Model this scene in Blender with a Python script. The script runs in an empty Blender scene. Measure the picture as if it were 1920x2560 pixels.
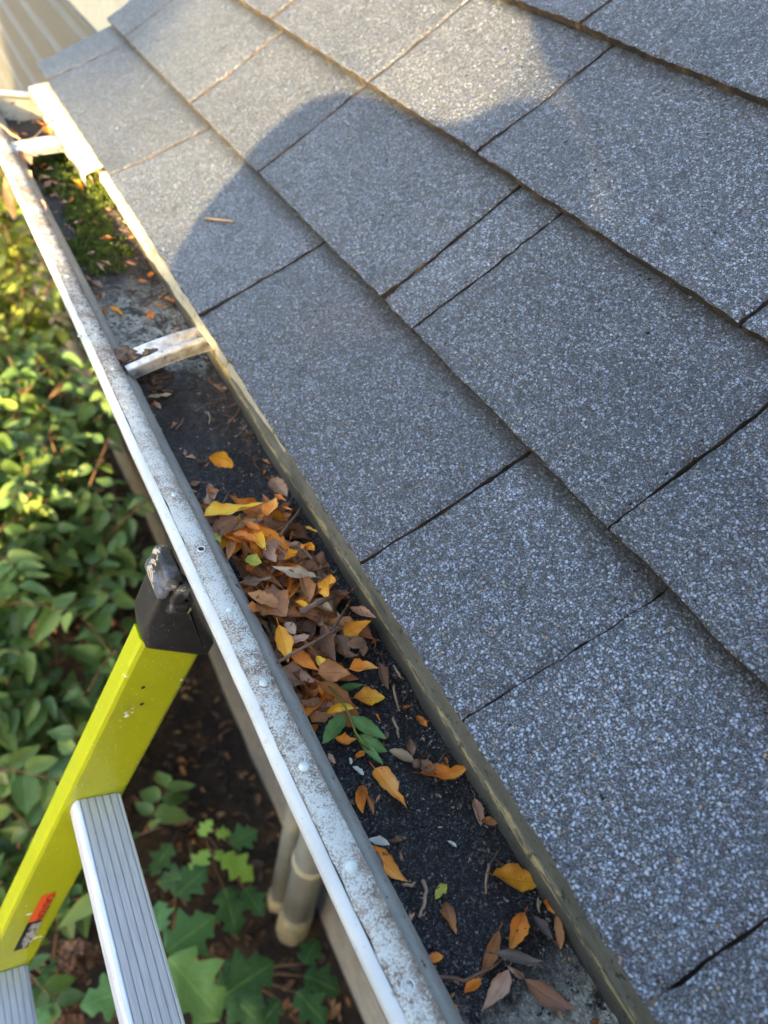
import bpy, bmesh, math, random
from mathutils import Vector, Matrix, noise
R = math.radians
rng = random.Random(7)
scene = bpy.context.scene
COL = scene.collection

# ------------------------------------------------------------------ camera
# world: X = away from the gutter towards the house, Y = along the gutter, Z = up; the eave edge is X=0, Z=0
RM = Matrix(((0.8658137573, -0.4660550946, 0.1820966404),
             (-0.1931438274, -0.6470119134, -0.7376117175),
             (0.4615863945, 0.6034635305, -0.6502074805)))      # world axes seen in camera axes (right, down, forward)
FPX = 1830.73
CAM = Vector((-0.194854, 0.0, 0.325))
cd = bpy.data.cameras.new("camera")
cam = bpy.data.objects.new("camera", cd)
COL.objects.link(cam)
m3 = Matrix(((1, 0, 0), (0, -1, 0), (0, 0, -1))) @ RM
mw = m3.transposed().to_4x4()
mw.translation = CAM
cam.matrix_world = mw
cd.sensor_fit = 'HORIZONTAL'
cd.sensor_width = 36.0
cd.lens = 36.0 * FPX / 1920.0
cd.clip_start = 0.01
cd.clip_end = 400
cd.dof.use_dof = True
cd.dof.focus_distance = 0.44
cd.dof.aperture_fstop = 10.5
scene.camera = cam

# ------------------------------------------------------------------ light
SUN_DIR = Vector((0.650, 0.716, -0.262)).normalized()            # the way the light travels
w = bpy.data.worlds.new("World")
scene.world = w
w.use_nodes = True
nt = w.node_tree
bg = nt.nodes['Background']
sky = nt.nodes.new('ShaderNodeTexSky')
sky.sky_type = 'NISHITA'
sky.sun_disc = False
sky.dust_density = 2.6
sky.ozone_density = 0.8
sky.sun_elevation = math.asin(-SUN_DIR.z)
sky.sun_rotation = math.atan2(-SUN_DIR.x, -SUN_DIR.y)
nt.links.new(sky.outputs[0], bg.inputs[0])
bg.inputs[1].default_value = 0.15
sd = bpy.data.lights.new("sun", 'SUN')
sd.energy = 5.0
sd.angle = R(0.6)
sd.color = (1.0, 0.73, 0.34)
sun = bpy.data.objects.new("sun", sd)
COL.objects.link(sun)
sun.rotation_euler = SUN_DIR.to_track_quat('-Z', 'Y').to_euler()
scene.view_settings.view_transform = 'Standard'
scene.view_settings.look = 'None'
scene.view_settings.gamma = 1
scene.view_settings.exposure = 2.92

# ------------------------------------------------------------------ helpers
def ray(px, py):
    v = Vector((px - 960, py - 1280, FPX))
    return RM.transposed() @ v
def at_z(px, py, z):
    d = ray(px, py)
    return CAM + d * ((z - CAM.z) / d.z)

def link(name, me, mat=None, parent=None):
    o = bpy.data.objects.new(name, me)
    COL.objects.link(o)
    if mat is not None and me is not None:
        for m in (mat if isinstance(mat, (list, tuple)) else [mat]):
            me.materials.append(m)
    if parent is not None:
        o.parent = parent
    return o
def tag(o, label, cat, group=None, kind=None):
    if label: o['label'] = label
    if cat: o['category'] = cat
    if group: o['group'] = group
    if kind: o['kind'] = kind
    return o
def empty(name, loc=(0, 0, 0)):
    o = bpy.data.objects.new(name, None)
    COL.objects.link(o)
    o.empty_display_size = 0.05
    o.location = loc
    return o
def put(child, parent):
    """parent without moving the child's geometry (parents here are only translated)"""
    child.parent = parent
    child.matrix_parent_inverse = Matrix.Translation(-Vector(parent.location))
    return child
def mesh(name, vs, fs, smooth=False, uvs=None):
    me = bpy.data.meshes.new(name)
    me.from_pydata([tuple(v) for v in vs], [], fs)
    if smooth:
        me.polygons.foreach_set('use_smooth', [True] * len(me.polygons))
    if uvs:
        ul = me.uv_layers.new(name="UVMap")
        for p in me.polygons:
            for li in p.loop_indices:
                ul.data[li].uv = uvs[me.loops[li].vertex_index]
    me.update()
    return me
def from_bm(name, bm, smooth=False):
    me = bpy.data.meshes.new(name)
    bm.normal_update()
    bm.to_mesh(me)
    bm.free()
    if smooth:
        me.polygons.foreach_set('use_smooth', [True] * len(me.polygons))
    return me
def bevel(bm, w=0.002, seg=2):
    bmesh.ops.bevel(bm, geom=bm.edges[:], offset=w, segments=seg, affect='EDGES', profile=0.6)
def box_bm(lo, hi, bm=None):
    bm = bm or bmesh.new()
    r = bmesh.ops.create_cube(bm, size=1)
    lo, hi = Vector(lo), Vector(hi)
    c, s = (lo + hi) / 2, hi - lo
    for v in r['verts']:
        v.co = Vector((v.co.x * s.x, v.co.y * s.y, v.co.z * s.z)) + c
    return bm
def fbm(x, y, z=0.0, o=4):
    return noise.fractal(Vector((x, y, z)), 1.0, 2.0, o)
def tube(pts, rads, sides=8, caps=True):
    vs, fs = [], []
    n = len(pts)
    pts = [Vector(p) for p in pts]
    prev = None
    for i, p in enumerate(pts):
        t = (pts[min(i + 1, n - 1)] - pts[max(i - 1, 0)]).normalized()
        if prev is None:
            a = Vector((0, 0, 1)) if abs(t.z) < 0.9 else Vector((1, 0, 0))
            u = t.cross(a).normalized()
        else:
            u = (prev - t * prev.dot(t)).normalized()
        prev = u
        b = t.cross(u)
        r = rads[i] if isinstance(rads, (list, tuple)) else rads
        for k in range(sides):
            an = 2 * math.pi * k / sides
            vs.append(p + (u * math.cos(an) + b * math.sin(an)) * r)
    for i in range(n - 1):
        for k in range(sides):
            k2 = (k + 1) % sides
            fs.append((i * sides + k, i * sides + k2, (i + 1) * sides + k2, (i + 1) * sides + k))
    if caps:
        fs.append(tuple(range(sides - 1, -1, -1)))
        fs.append(tuple((n - 1) * sides + k for k in range(sides)))
    return vs, fs
def merge(parts):
    V, F = [], []
    for vs, fs in parts:
        o = len(V)
        V += vs
        F += [tuple(i + o for i in f) for f in fs]
    return V, F

# ------------------------------------------------------------------ material helpers
class N:
    def __init__(s, name):
        s.m = bpy.data.materials.new(name)
        s.m.use_nodes = True
        s.t = s.m.node_tree
        s.b = s.t.nodes['Principled BSDF']
        s.out = s.t.nodes['Material Output']
    def n(s, typ, **kw):
        x = s.t.nodes.new('ShaderNode' + typ)
        for k, v in kw.items():
            if k in x.inputs: x.inputs[k].default_value = v
            else: setattr(x, k, v)
        return x
    def l(s, a, b): s.t.links.new(a, b)
    def coord(s, which='Object', scale=None):
        c = s.n('TexCoord').outputs[which]
        if scale:
            mp = s.n('Mapping')
            mp.inputs['Scale'].default_value = scale
            s.l(c, mp.inputs['Vector'])
            return mp.outputs[0]
        return c
    def pos(s, scale=None):
        c = s.n('NewGeometry').outputs['Position']
        if scale:
            mp = s.n('Mapping')
            mp.inputs['Scale'].default_value = scale
            s.l(c, mp.inputs['Vector'])
            return mp.outputs[0]
        return c
    def noise(s, vec, scale, detail=4, rough=0.6, dist=0.0):
        x = s.n('TexNoise')
        x.inputs['Scale'].default_value = scale
        x.inputs['Detail'].default_value = detail
        x.inputs['Roughness'].default_value = rough
        x.inputs['Distortion'].default_value = dist
        s.l(vec, x.inputs['Vector'])
        return x.outputs['Fac']
    def vor(s, vec, scale, feature='F1', rnd=1.0):
        x = s.n('TexVoronoi')
        x.feature = feature
        x.inputs['Scale'].default_value = scale
        x.inputs['Randomness'].default_value = rnd
        s.l(vec, x.inputs['Vector'])
        return x
    def ramp(s, fac, stops, interp='LINEAR'):
        x = s.n('ValToRGB')
        x.color_ramp.interpolation = interp
        e = x.color_ramp.elements
        while len(e) < len(stops): e.new(0.5)
        for i, (p, c) in enumerate(stops):
            e[i].position = p
            e[i].color = c if len(c) == 4 else (*c, 1)
        s.l(fac, x.inputs[0])
        return x.outputs[0]
    def mix(s, fac, a, b, mode='MIX'):
        x = s.n('Mix')
        x.data_type = 'RGBA'
        x.blend_type = mode
        for v, i in ((fac, 0), (a, 6), (b, 7)):
            if isinstance(v, (int, float)): x.inputs[i].default_value = v
            elif isinstance(v, (tuple, list)): x.inputs[i].default_value = v if len(v) == 4 else (*v, 1)
            else: s.l(v, x.inputs[i])
        return x.outputs[2]
    def math(s, op, a, b=0.5, c=None):
        x = s.n('Math')
        x.operation = op
        for i, v in enumerate((a, b) if c is None else (a, b, c)):
            if isinstance(v, (int, float)): x.inputs[i].default_value = v
            else: s.l(v, x.inputs[i])
        return x.outputs[0]
    def mask(s, fac, lo, hi):
        x = s.n('MapRange')
        x.inputs[1].default_value = lo
        x.inputs[2].default_value = hi
        s.l(fac, x.inputs[0])
        return x.outputs[0]
    def bump(s, h, strength=0.5, dist=0.001, normal=None):
        x = s.n('Bump')
        x.inputs['Strength'].default_value = strength
        x.inputs['Distance'].default_value = dist
        s.l(h, x.inputs['Height'])
        if normal is not None: s.l(normal, x.inputs['Normal'])
        return x.outputs[0]
    def set(s, color=None, rough=None, normal=None, spec=None, metal=None):
        for v, k in ((color, 'Base Color'), (rough, 'Roughness'), (normal, 'Normal'), (spec, 'Specular IOR Level'), (metal, 'Metallic')):
            if v is None: continue
            if isinstance(v, (int, float)): s.b.inputs[k].default_value = v
            elif isinstance(v, (tuple, list)): s.b.inputs[k].default_value = v if len(v) == 4 else (*v, 1)
            else: s.l(v, s.b.inputs[k])
        return s.m
def sep(n, vec):
    x = n.n('SeparateXYZ')
    n.l(vec, x.inputs[0])
    return x.outputs

def granule_nodes(n, scale, tilt, stops):
    """mineral granules of two mixed sizes: one flat tilted facet of one colour per Voronoi cell"""
    p0 = n.pos()
    wn = n.n('TexNoise'); wn.inputs['Scale'].default_value = scale * 1.5; wn.inputs['Detail'].default_value = 1
    n.l(p0, wn.inputs['Vector'])
    ws = n.n('VectorMath'); ws.operation = 'MULTIPLY_ADD'
    n.l(wn.outputs['Color'], ws.inputs[0]); ws.inputs[1].default_value = (1.1 / scale,) * 3; n.l(p0, ws.inputs[2])
    p = ws.outputs[0]
    def layer(sc_):
        v = n.vor(p, sc_)
        e = n.vor(p, sc_, 'DISTANCE_TO_EDGE')
        c = n.n('SeparateColor')
        n.l(v.outputs['Color'], c.inputs[0])
        return v.outputs['Color'], e.outputs['Distance'], c
    ca, ea, sa = layer(scale)
    cb, eb, sb = layer(scale * 2.0)
    big = n.math('GREATER_THAN', sa.outputs[1], 0.45)
    colv = n.mix(big, cb, ca)
    sc = n.n('SeparateColor')
    n.l(colv, sc.inputs[0])
    col = n.ramp(sc.outputs[0], stops)
    ga = n.mask(ea, 0.03, 0.16)
    gb = n.math('MULTIPLY', n.mask(eb, 0.03, 0.20), n.mask(ea, 0.0, 0.06))
    gx = n.n('Mix'); gx.data_type = 'FLOAT'
    n.l(big, gx.inputs[0]); n.l(gb, gx.inputs[2]); n.l(ga, gx.inputs[3])
    gap = gx.outputs[0]
    g = n.n('NewGeometry').outputs['Normal']
    sub = n.n('VectorMath'); sub.operation = 'SUBTRACT'
    n.l(colv, sub.inputs[0]); sub.inputs[1].default_value = (0.5, 0.5, 0.5)
    sca = n.n('VectorMath'); sca.operation = 'SCALE'
    n.l(sub.outputs[0], sca.inputs[0]); sca.inputs['Scale'].default_value = tilt
    add = n.n('VectorMath'); add.operation = 'ADD'
    n.l(g, add.inputs[0]); n.l(sca.outputs[0], add.inputs[1])
    nor = n.n('VectorMath'); nor.operation = 'NORMALIZE'
    n.l(add.outputs[0], nor.inputs[0])
    nrm = n.bump(gap, 0.9, 0.0007, nor.outputs[0])
    return p, col, gap, nrm, sc

def mat_shingle():
    n = N('shingle granules')
    stops = [(0.0, (0.055, 0.062, 0.076)), (0.22, (0.15, 0.169, 0.206)), (0.55, (0.235, 0.267, 0.328)), (0.82, (0.305, 0.342, 0.412)), (0.95, (0.37, 0.408, 0.48)),
             (0.968, (0.50, 0.50, 0.47)), (0.98, (0.30, 0.19, 0.11)), (1.0, (0.44, 0.36, 0.24))]
    p, col, gap, nrm, sc = granule_nodes(n, 560, 1.7, stops)
    big = n.noise(p, 9, 5, 0.6)
    col = n.mix(1.0, col, n.ramp(big, [(0.3, (0.78, 0.79, 0.8)), (0.7, (1.15, 1.12, 1.08))]), 'MULTIPLY')
    # patches rubbed down to the asphalt
    worn = n.mask(n.noise(p, 60, 3, 0.7), 0.58, 0.72)
    col = n.mix(n.math('MULTIPLY', worn, 0.6), col, (0.03, 0.03, 0.03))
    # faint sunlit streak on the lowest course, painted in as a pinkish patch
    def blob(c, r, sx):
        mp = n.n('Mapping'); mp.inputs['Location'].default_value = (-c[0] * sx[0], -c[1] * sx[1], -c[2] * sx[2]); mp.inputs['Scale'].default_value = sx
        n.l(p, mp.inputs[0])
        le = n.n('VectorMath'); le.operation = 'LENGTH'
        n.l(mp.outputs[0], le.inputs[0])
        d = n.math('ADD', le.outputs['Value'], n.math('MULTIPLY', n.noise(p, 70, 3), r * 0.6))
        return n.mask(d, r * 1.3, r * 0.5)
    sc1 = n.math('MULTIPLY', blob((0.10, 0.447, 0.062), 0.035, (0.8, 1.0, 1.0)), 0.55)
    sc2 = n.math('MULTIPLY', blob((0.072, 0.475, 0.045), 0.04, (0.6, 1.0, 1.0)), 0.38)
    sun_streak = n.math('MAXIMUM', sc1, sc2)
    col = n.mix(sun_streak, col, (0.27, 0.235, 0.225))
    # grime and painted-in shade along the foot of the course above
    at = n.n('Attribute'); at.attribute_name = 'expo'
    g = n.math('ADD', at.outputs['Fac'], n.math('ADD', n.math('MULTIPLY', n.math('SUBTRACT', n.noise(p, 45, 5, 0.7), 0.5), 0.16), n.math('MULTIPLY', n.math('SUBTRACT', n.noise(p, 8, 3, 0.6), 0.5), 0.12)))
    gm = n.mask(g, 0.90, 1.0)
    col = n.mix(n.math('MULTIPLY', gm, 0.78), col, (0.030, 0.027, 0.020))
    tone = n.n('Attribute'); tone.attribute_name = 'tone'
    tv = n.n('CombineColor')
    for k in range(3): n.l(tone.outputs['Fac'], tv.inputs[k])
    col = n.mix(1.0, col, tv.outputs[0], 'MULTIPLY')
    col = n.mix(n.math('ADD', n.math('MULTIPLY', gap, 0.97), 0.03), (0.012, 0.012, 0.013), col)
    return n.set(col, 0.52, nrm, 0.5)
def mat_shingle_edge():
    n = N('shingle cut edge')
    p = n.pos()
    x, y, z = sep(n, p)
    f = n.math('ADD', n.noise(p, 60, 5, 0.7), n.math('MULTIPLY', n.mask(y, 0.35, 0.9), 0.10))
    c = n.ramp(f, [(0.38, (0.008, 0.007, 0.006)), (0.56, (0.028, 0.019, 0.010)), (0.70, (0.10, 0.06, 0.025)), (0.80, (0.24, 0.145, 0.06))])
    return n.set(c, 0.9, n.bump(n.noise(p, 700, 3), 0.8, 0.001))
def mat_simple(name, c, rough=0.6, bumpscale=None, var=0.25, metal=0.0, nscale=25, spec=0.4):
    n = N(name)
    p = n.pos()
    f = n.noise(p, nscale, 5, 0.65)
    col = n.mix(1.0, c, n.ramp(f, [(0.3, (1 - var,) * 3), (0.7, (1 + var,) * 3)]), 'MULTIPLY')
    nrm = n.bump(n.noise(p, bumpscale, 4), 0.4, 0.001) if bumpscale else None
    return n.set(col, rough, nrm, spec, metal)
def mat_lip():
    n = N('weathered white gutter paint')
    p = n.pos()
    x, y, z = sep(n, p)
    big = n.noise(p, 24, 4, 0.65)
    fine = n.noise(p, 850, 3, 0.8)
    mid = n.noise(p, 170, 5, 0.7)
    far = n.mask(y, 0.40, 0.62)
    f = n.math('ADD', n.math('MULTIPLY', fine, 0.56), n.math('ADD', n.math('MULTIPLY', mid, 0.20), n.math('MULTIPLY', big, 0.30)))
    f = n.math('SUBTRACT', f, n.math('MULTIPLY', far, 0.025))
    # the inner edge keeps a dull mauve brown ground, the middle stays chalky
    xi = n.math('ADD', x, n.math('MULTIPLY', y, 0.0104))
    edge = n.math('ADD', n.mask(xi, -0.0785, -0.0735), n.mask(xi, -0.0855, -0.0885))
    f = n.math('SUBTRACT', f, n.math('MULTIPLY', edge, 0.05))
    chalk = n.mask(f, 0.455, 0.545)
    base = n.ramp(n.noise(p, 120, 4), [(0.35, (0.13, 0.088, 0.058)), (0.55, (0.25, 0.19, 0.145)), (0.7, (0.34, 0.27, 0.19))])
    col = n.mix(chalk, base, (0.50, 0.505, 0.46))
    dirt = n.mask(n.noise(p, 300, 3, 0.65), 0.575, 0.62)
    dirt = n.math('MULTIPLY', dirt, far)
    col = n.mix(dirt, col, (0.03, 0.024, 0.018))
    return n.set(col, 0.8, n.bump(f, 0.7, 0.0012), 0.25)
def mat_front():
    n = N('dull white gutter enamel')
    p = n.pos()
    c = n.ramp(n.noise(p, 30, 5), [(0.3, (0.37, 0.40, 0.41)), (0.7, (0.46, 0.485, 0.49))])
    st = n.noise(n.pos((70, 9, 70)), 3.0, 5, 0.7)
    c = n.mix(n.math('MULTIPLY', n.mask(st, 0.52, 0.68), 0.35), c, (0.34, 0.335, 0.30))
    sp = n.mask(n.noise(p, 300, 3), 0.66, 0.70)
    c = n.mix(n.math('MULTIPLY', sp, 0.7), c, (0.2, 0.19, 0.17))
    dirt = n.mask(n.noise(p, 55, 6, 0.75), 0.60, 0.70)
    c = n.mix(n.math('MULTIPLY', dirt, 0.5), c, (0.26, 0.24, 0.20))
    return n.set(c, 0.55, n.bump(n.noise(p, 60, 3), 0.10, 0.002), 0.35)
def mat_return():
    n = N('grey gutter inside paint')
    p = n.pos()
    c = n.ramp(n.noise(p, 45, 6, 0.7), [(0.3, (0.21, 0.205, 0.185)), (0.7, (0.34, 0.335, 0.30))])
    sp = n.mask(n.noise(p, 200, 5, 0.75), 0.60, 0.65)
    c = n.mix(sp, c, (0.03, 0.026, 0.02))
    return n.set(c, 0.6, n.bump(n.noise(p, 200, 4), 0.3, 0.001))
def mat_back():
    n = N('olive grey gutter back with yellow tide line')
    p = n.pos()
    x, y, z = sep(n, p)
    c = n.ramp(n.noise(p, 40, 6, 0.7), [(0.3, (0.085, 0.078, 0.055)), (0.7, (0.15, 0.14, 0.105))])
    st = n.pos((40, 6, 40))
    wob = n.math('ADD', z, n.math('MULTIPLY', n.math('SUBTRACT', n.noise(p, 16, 4, 0.7), 0.5), 0.012))
    band = n.math('MULTIPLY', n.mask(wob, -0.0540, -0.0525), n.mask(wob, -0.0465, -0.0490))
    br = n.mask(n.noise(st, 9, 5, 0.75), 0.46, 0.54)
    band = n.math('MULTIPLY', band, br)
    c = n.mix(band, c, (0.46, 0.36, 0.16))
    sp = n.mask(n.noise(p, 170, 5, 0.75), 0.585, 0.63)
    c = n.mix(n.math('MULTIPLY', sp, 0.85), c, (0.022, 0.017, 0.012))
    dirt = n.mask(n.math('ADD', z, n.math('MULTIPLY', n.noise(p, 35, 4), 0.016)), -0.043, -0.052)
    c = n.mix(n.math('MULTIPLY', dirt, 0.55), c, (0.06, 0.048, 0.034))
    return n.set(c, 0.65, n.bump(n.noise(p, 200, 4), 0.35, 0.001))
def mat_cream():
    n = N('cream painted metal')
    p = n.pos()
    x, y, z = sep(n, p)
    c = n.ramp(n.noise(p, 60, 6, 0.7), [(0.3, (0.36, 0.345, 0.28)), (0.65, (0.50, 0.50, 0.45))])
    d = n.mask(n.noise(p, 75, 5, 0.75), 0.52, 0.62)
    d = n.math('MULTIPLY', d, n.mask(y, 1.0, 0.9))
    c = n.mix(n.math('MULTIPLY', d, 0.85), c, (0.17, 0.125, 0.06))
    c = n.mix(n.math('MULTIPLY', n.mask(y, 0.92, 0.62), 0.75), c, (0.19, 0.18, 0.125))
    d2 = n.mask(n.noise(p, 95, 4, 0.7), 0.63, 0.66)
    c = n.mix(d2, c, (0.10, 0.075, 0.04))
    return n.set(c, 0.5, n.bump(n.noise(p, 200, 3), 0.15, 0.001))
def mat_alu():
    n = N('dull aluminium')
    p = n.pos()
    c = n.ramp(n.noise(p, 90, 6, 0.7), [(0.35, (0.33, 0.31, 0.27)), (0.6, (0.62, 0.62, 0.62))])
    d = n.mask(n.noise(p, 130, 5, 0.7), 0.58, 0.68)
    c = n.mix(n.math('MULTIPLY', d, 0.8), c, (0.12, 0.085, 0.05))
    return n.set(c, 0.42, n.bump(n.noise(p, 260, 4), 0.2, 0.001), 0.5, 0.55)
def mat_sediment():
    n = N('black grit sediment')
    stops = [(0.0, (0.010, 0.010, 0.011)), (0.4, (0.036, 0.036, 0.039)), (0.75, (0.08, 0.082, 0.09)), (0.92, (0.16, 0.166, 0.18)), (0.98, (0.15, 0.14, 0.13)), (1.0, (0.30, 0.24, 0.17))]
    p, col, gap, nrm, sc = granule_nodes(n, 640, 1.2, stops)
    x, y, z = sep(n, p)
    mud = n.ramp(n.noise(p, 45, 6, 0.7), [(0.35, (0.022, 0.018, 0.016)), (0.5, (0.05, 0.042, 0.037)), (0.65, (0.11, 0.092, 0.078))])
    far = n.math('ADD', n.mask(y, 0.38, 0.55), n.math('MULTIPLY', n.math('SUBTRACT', n.noise(p, 22, 4), 0.5), 1.6))
    fm = n.mask(far, 0.3, 0.8)
    col = n.mix(gap, (0.005, 0.005, 0.005), col)
    col = n.mix(n.math('MULTIPLY', fm, 0.85), col, mud)
    # pale mineral crusts showing through
    crust = n.mask(n.noise(p, 30, 6, 0.8, 0.3), 0.45, 0.52)
    zone = n.math('MAXIMUM', n.math('MULTIPLY', n.mask(y, 0.575, 0.62), n.mask(y, 0.80, 0.72)), n.mask(y, 0.045, 0.01))
    zone2 = n.math('MAXIMUM', zone, 0.0)
    crust = n.math('MULTIPLY', crust, zone2)
    ic = n.ramp(n.noise(p, 200, 4), [(0.35, (0.22, 0.21, 0.165)), (0.6, (0.58, 0.58, 0.50))])
    col = n.mix(crust, col, ic)
    return n.set(col, 0.55, nrm, 0.4)
def mat_moss():
    n = N('green moss')
    p = n.pos()
    c = n.ramp(n.noise(p, 120, 4), [(0.32, (0.035, 0.032, 0.010)), (0.45, (0.045, 0.075, 0.010)), (0.56, (0.085, 0.13, 0.014)), (0.68, (0.22, 0.25, 0.03))])
    n.b.inputs['Subsurface Weight'].default_value = 0.0
    return n.set(c, 0.8)
def mat_leaf(name, stops, spot=(0.05, 0.022, 0.01), vein=None, trans=0.25, rough=0.5, nscale=40, spots=0.66):
    """stops: colours along a noise blended with the leaf's own v coordinate"""
    n = N(name)
    uv = n.n('TexCoord').outputs['UV']
    p = n.coord('Object')
    oi = n.n('ObjectInfo')
    va = n.n('VectorMath'); va.operation = 'ADD'
    n.l(p, va.inputs[0]); n.l(oi.outputs['Location'], va.inputs[1])
    q = va.outputs[0]
    u, v, _ = sep(n, uv)
    f = n.math('ADD', n.noise(q, nscale, 4, 0.6), n.math('MULTIPLY', n.math('SUBTRACT', v, 0.5), 0.22))
    f = n.math('ADD', f, n.math('MULTIPLY', n.math('SUBTRACT', oi.outputs['Random'], 0.5), 0.30))
    c = n.ramp(f, stops)
    au = n.math('ABSOLUTE', n.math('SUBTRACT', u, 0.5))
    mid = n.mask(au, 0.022, 0.006)
    sv = n.math('ADD', n.math('MULTIPLY', v, 8.0), n.math('MULTIPLY', au, -6.0))
    side = n.mask(n.math('ABSOLUTE', n.math('SUBTRACT', n.math('FRACT', sv), 0.5)), 0.06, 0.02)
    if vein is None:
        vc = n.mix(1.0, c, (0.55, 0.48, 0.42), 'MULTIPLY')
    else:
        vc = vein
    c = n.mix(n.math('MULTIPLY', side, 0.28), c, vc)
    c = n.mix(n.math('MULTIPLY', mid, 0.75), c, vc)
    sp = n.mask(n.noise(q, 330, 3, 0.6), spots, spots + 0.05)
    c = n.mix(n.math('MULTIPLY', sp, 0.85), c, spot)
    edge = n.mask(au, 0.36, 0.5)
    c = n.mix(n.math('MULTIPLY', edge, 0.3), c, spot)
    h = n.math('ADD', n.math('MULTIPLY', mid, -1.0), n.math('ADD', n.math('MULTIPLY', side, -0.5), n.math('MULTIPLY', n.noise(q, 220, 3), 0.7)))
    nrm = n.bump(h, 0.5, 0.0008)
    n.set(c, rough, nrm, 0.4)
    if trans:
        tr = n.n('BsdfTranslucent')
        n.l(c, tr.inputs[0])
        ms = n.n('MixShader')
        ms.inputs[0].default_value = trans
        n.l(n.b.outputs[0], ms.inputs[1]); n.l(tr.outputs[0], ms.inputs[2])
        n.l(ms.outputs[0], n.out.inputs[0])
    return n.m
def mat_foliage(name, dark, mid_, light, trans=0.35, rough=0.42):
    n = N(name)
    at = n.n('Attribute'); at.attribute_name = 'tone'
    oi = n.n('ObjectInfo')
    p = n.pos()
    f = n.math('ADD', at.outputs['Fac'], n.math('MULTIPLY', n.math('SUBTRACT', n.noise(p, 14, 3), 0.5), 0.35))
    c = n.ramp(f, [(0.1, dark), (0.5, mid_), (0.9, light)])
    uv = n.n('TexCoord').outputs['UV']
    u, v, _ = sep(n, uv)
    au = n.math('ABSOLUTE', n.math('SUBTRACT', u, 0.5))
    mid = n.mask(au, 0.03, 0.008)
    sv = n.math('ADD', n.math('MULTIPLY', v, 7.0), n.math('MULTIPLY', au, -6.0))
    side = n.mask(n.math('ABSOLUTE', n.math('SUBTRACT', n.math('FRACT', sv), 0.5)), 0.09, 0.03)
    vv = n.math('MAXIMUM', n.math('MULTIPLY', mid, 0.5), n.math('MULTIPLY', side, 0.22))
    c = n.mix(vv, c, light)
    n.set(c, rough, n.bump(n.math('MULTIPLY', vv, -1.0), 0.5, 0.002), 0.4)
    tr = n.n('BsdfTranslucent')
    n.l(n.mix(1.0, c, (1.1, 1.15, 0.5), 'MULTIPLY'), tr.inputs[0])
    ms = n.n('MixShader'); ms.inputs[0].default_value = trans
    n.l(n.b.outputs[0], ms.inputs[1]); n.l(tr.outputs[0], ms.inputs[2])
    n.l(ms.outputs[0], n.out.inputs[0])
    return n.m
def mat_ladder():
    n = N('yellow green fibreglass')
    p = n.pos()
    st = n.pos((60, 60, 8))
    c = n.ramp(n.noise(p, 12, 5), [(0.3, (0.30, 0.34, 0.004)), (0.7, (0.40, 0.44, 0.008))])
    c = n.mix(n.mask(n.noise(st, 18, 4, 0.7), 0.6, 0.75), c, (0.44, 0.46, 0.06))
    c = n.mix(n.math('MULTIPLY', n.mask(n.noise(p, 24, 6, 0.75), 0.48, 0.70), 0.45), c, (0.21, 0.22, 0.02))
    scr = n.mask(n.noise(n.pos((240, 240, 14)), 3, 3, 0.6), 0.66, 0.70)
    c = n.mix(n.math('MULTIPLY', scr, 0.5), c, (0.50, 0.52, 0.20))
    chip = n.mask(n.noise(p, 48, 3, 0.5), 0.685, 0.695)
    c = n.mix(chip, c, (0.72, 0.74, 0.64))
    fine = n.mask(n.noise(p, 380, 2, 0.5), 0.68, 0.71)
    c = n.mix(n.math('MULTIPLY', fine, 0.6), c, (0.62, 0.62, 0.3))
    return n.set(c, 0.36, n.bump(n.noise(st, 40, 3), 0.10, 0.001), 0.5)
def mat_rung():
    n = N('extruded aluminium')
    p = n.pos()
    c = n.ramp(n.noise(n.pos((80, 4, 80)), 8, 5), [(0.3, (0.50, 0.53, 0.60)), (0.7, (0.70, 0.74, 0.82))])
    sp = n.mask(n.noise(p, 160, 4, 0.7), 0.68, 0.72)
    c = n.mix(n.math('MULTIPLY', sp, 0.7), c, (0.25, 0.23, 0.2))
    return n.set(c, 0.38, n.bump(n.noise(p, 120, 3), 0.08, 0.001), 0.5, 0.35)
def mat_rubber(worn=False):
    n = N('worn black rubber' if worn else 'black rubber')
    p = n.pos()
    c = n.ramp(n.noise(p, 40, 5, 0.7), [(0.3, (0.010, 0.010, 0.011)), (0.7, (0.028, 0.028, 0.032))])
    sp = n.mask(n.noise(p, 520, 3, 0.6), 0.66, 0.70)
    c = n.mix(n.math('MULTIPLY', sp, 0.7), c, (0.24, 0.24, 0.24))
    if worn:
        a = n.mask(n.noise(p, 38, 5, 0.7, 0.5), 0.42, 0.62)
        c = n.mix(n.math('MULTIPLY', a, 0.75), c, (0.19, 0.21, 0.25))
        b = n.mask(n.noise(p, 45, 4, 0.7, 0.6), 0.555, 0.58)
        x, y, z = sep(n, p)
        c = n.mix(b, c, (0.42, 0.36, 0.26))
    return n.set(c, 0.5, n.bump(n.noise(p, 380, 4), 0.25, 0.001), 0.4)
def mat_siding():
    n = N('beige green painted siding')
    p = n.pos()
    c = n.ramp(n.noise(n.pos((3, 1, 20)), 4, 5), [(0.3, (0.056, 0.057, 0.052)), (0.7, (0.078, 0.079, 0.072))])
    return n.set(c, 0.6, n.bump(n.noise(n.pos((60, 6, 60)), 6, 4), 0.1, 0.002))
def mat_ground():
    n = N('dark mulch soil')
    p = n.pos()
    c = n.ramp(n.noise(p, 14, 8, 0.75), [(0.3, (0.012, 0.008, 0.005)), (0.5, (0.035, 0.021, 0.012)), (0.66, (0.085, 0.045, 0.02)), (0.8, (0.17, 0.085, 0.03))])
    return n.set(c, 0.95, n.bump(n.noise(p, 40, 6, 0.75), 1.0, 0.03))

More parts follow.
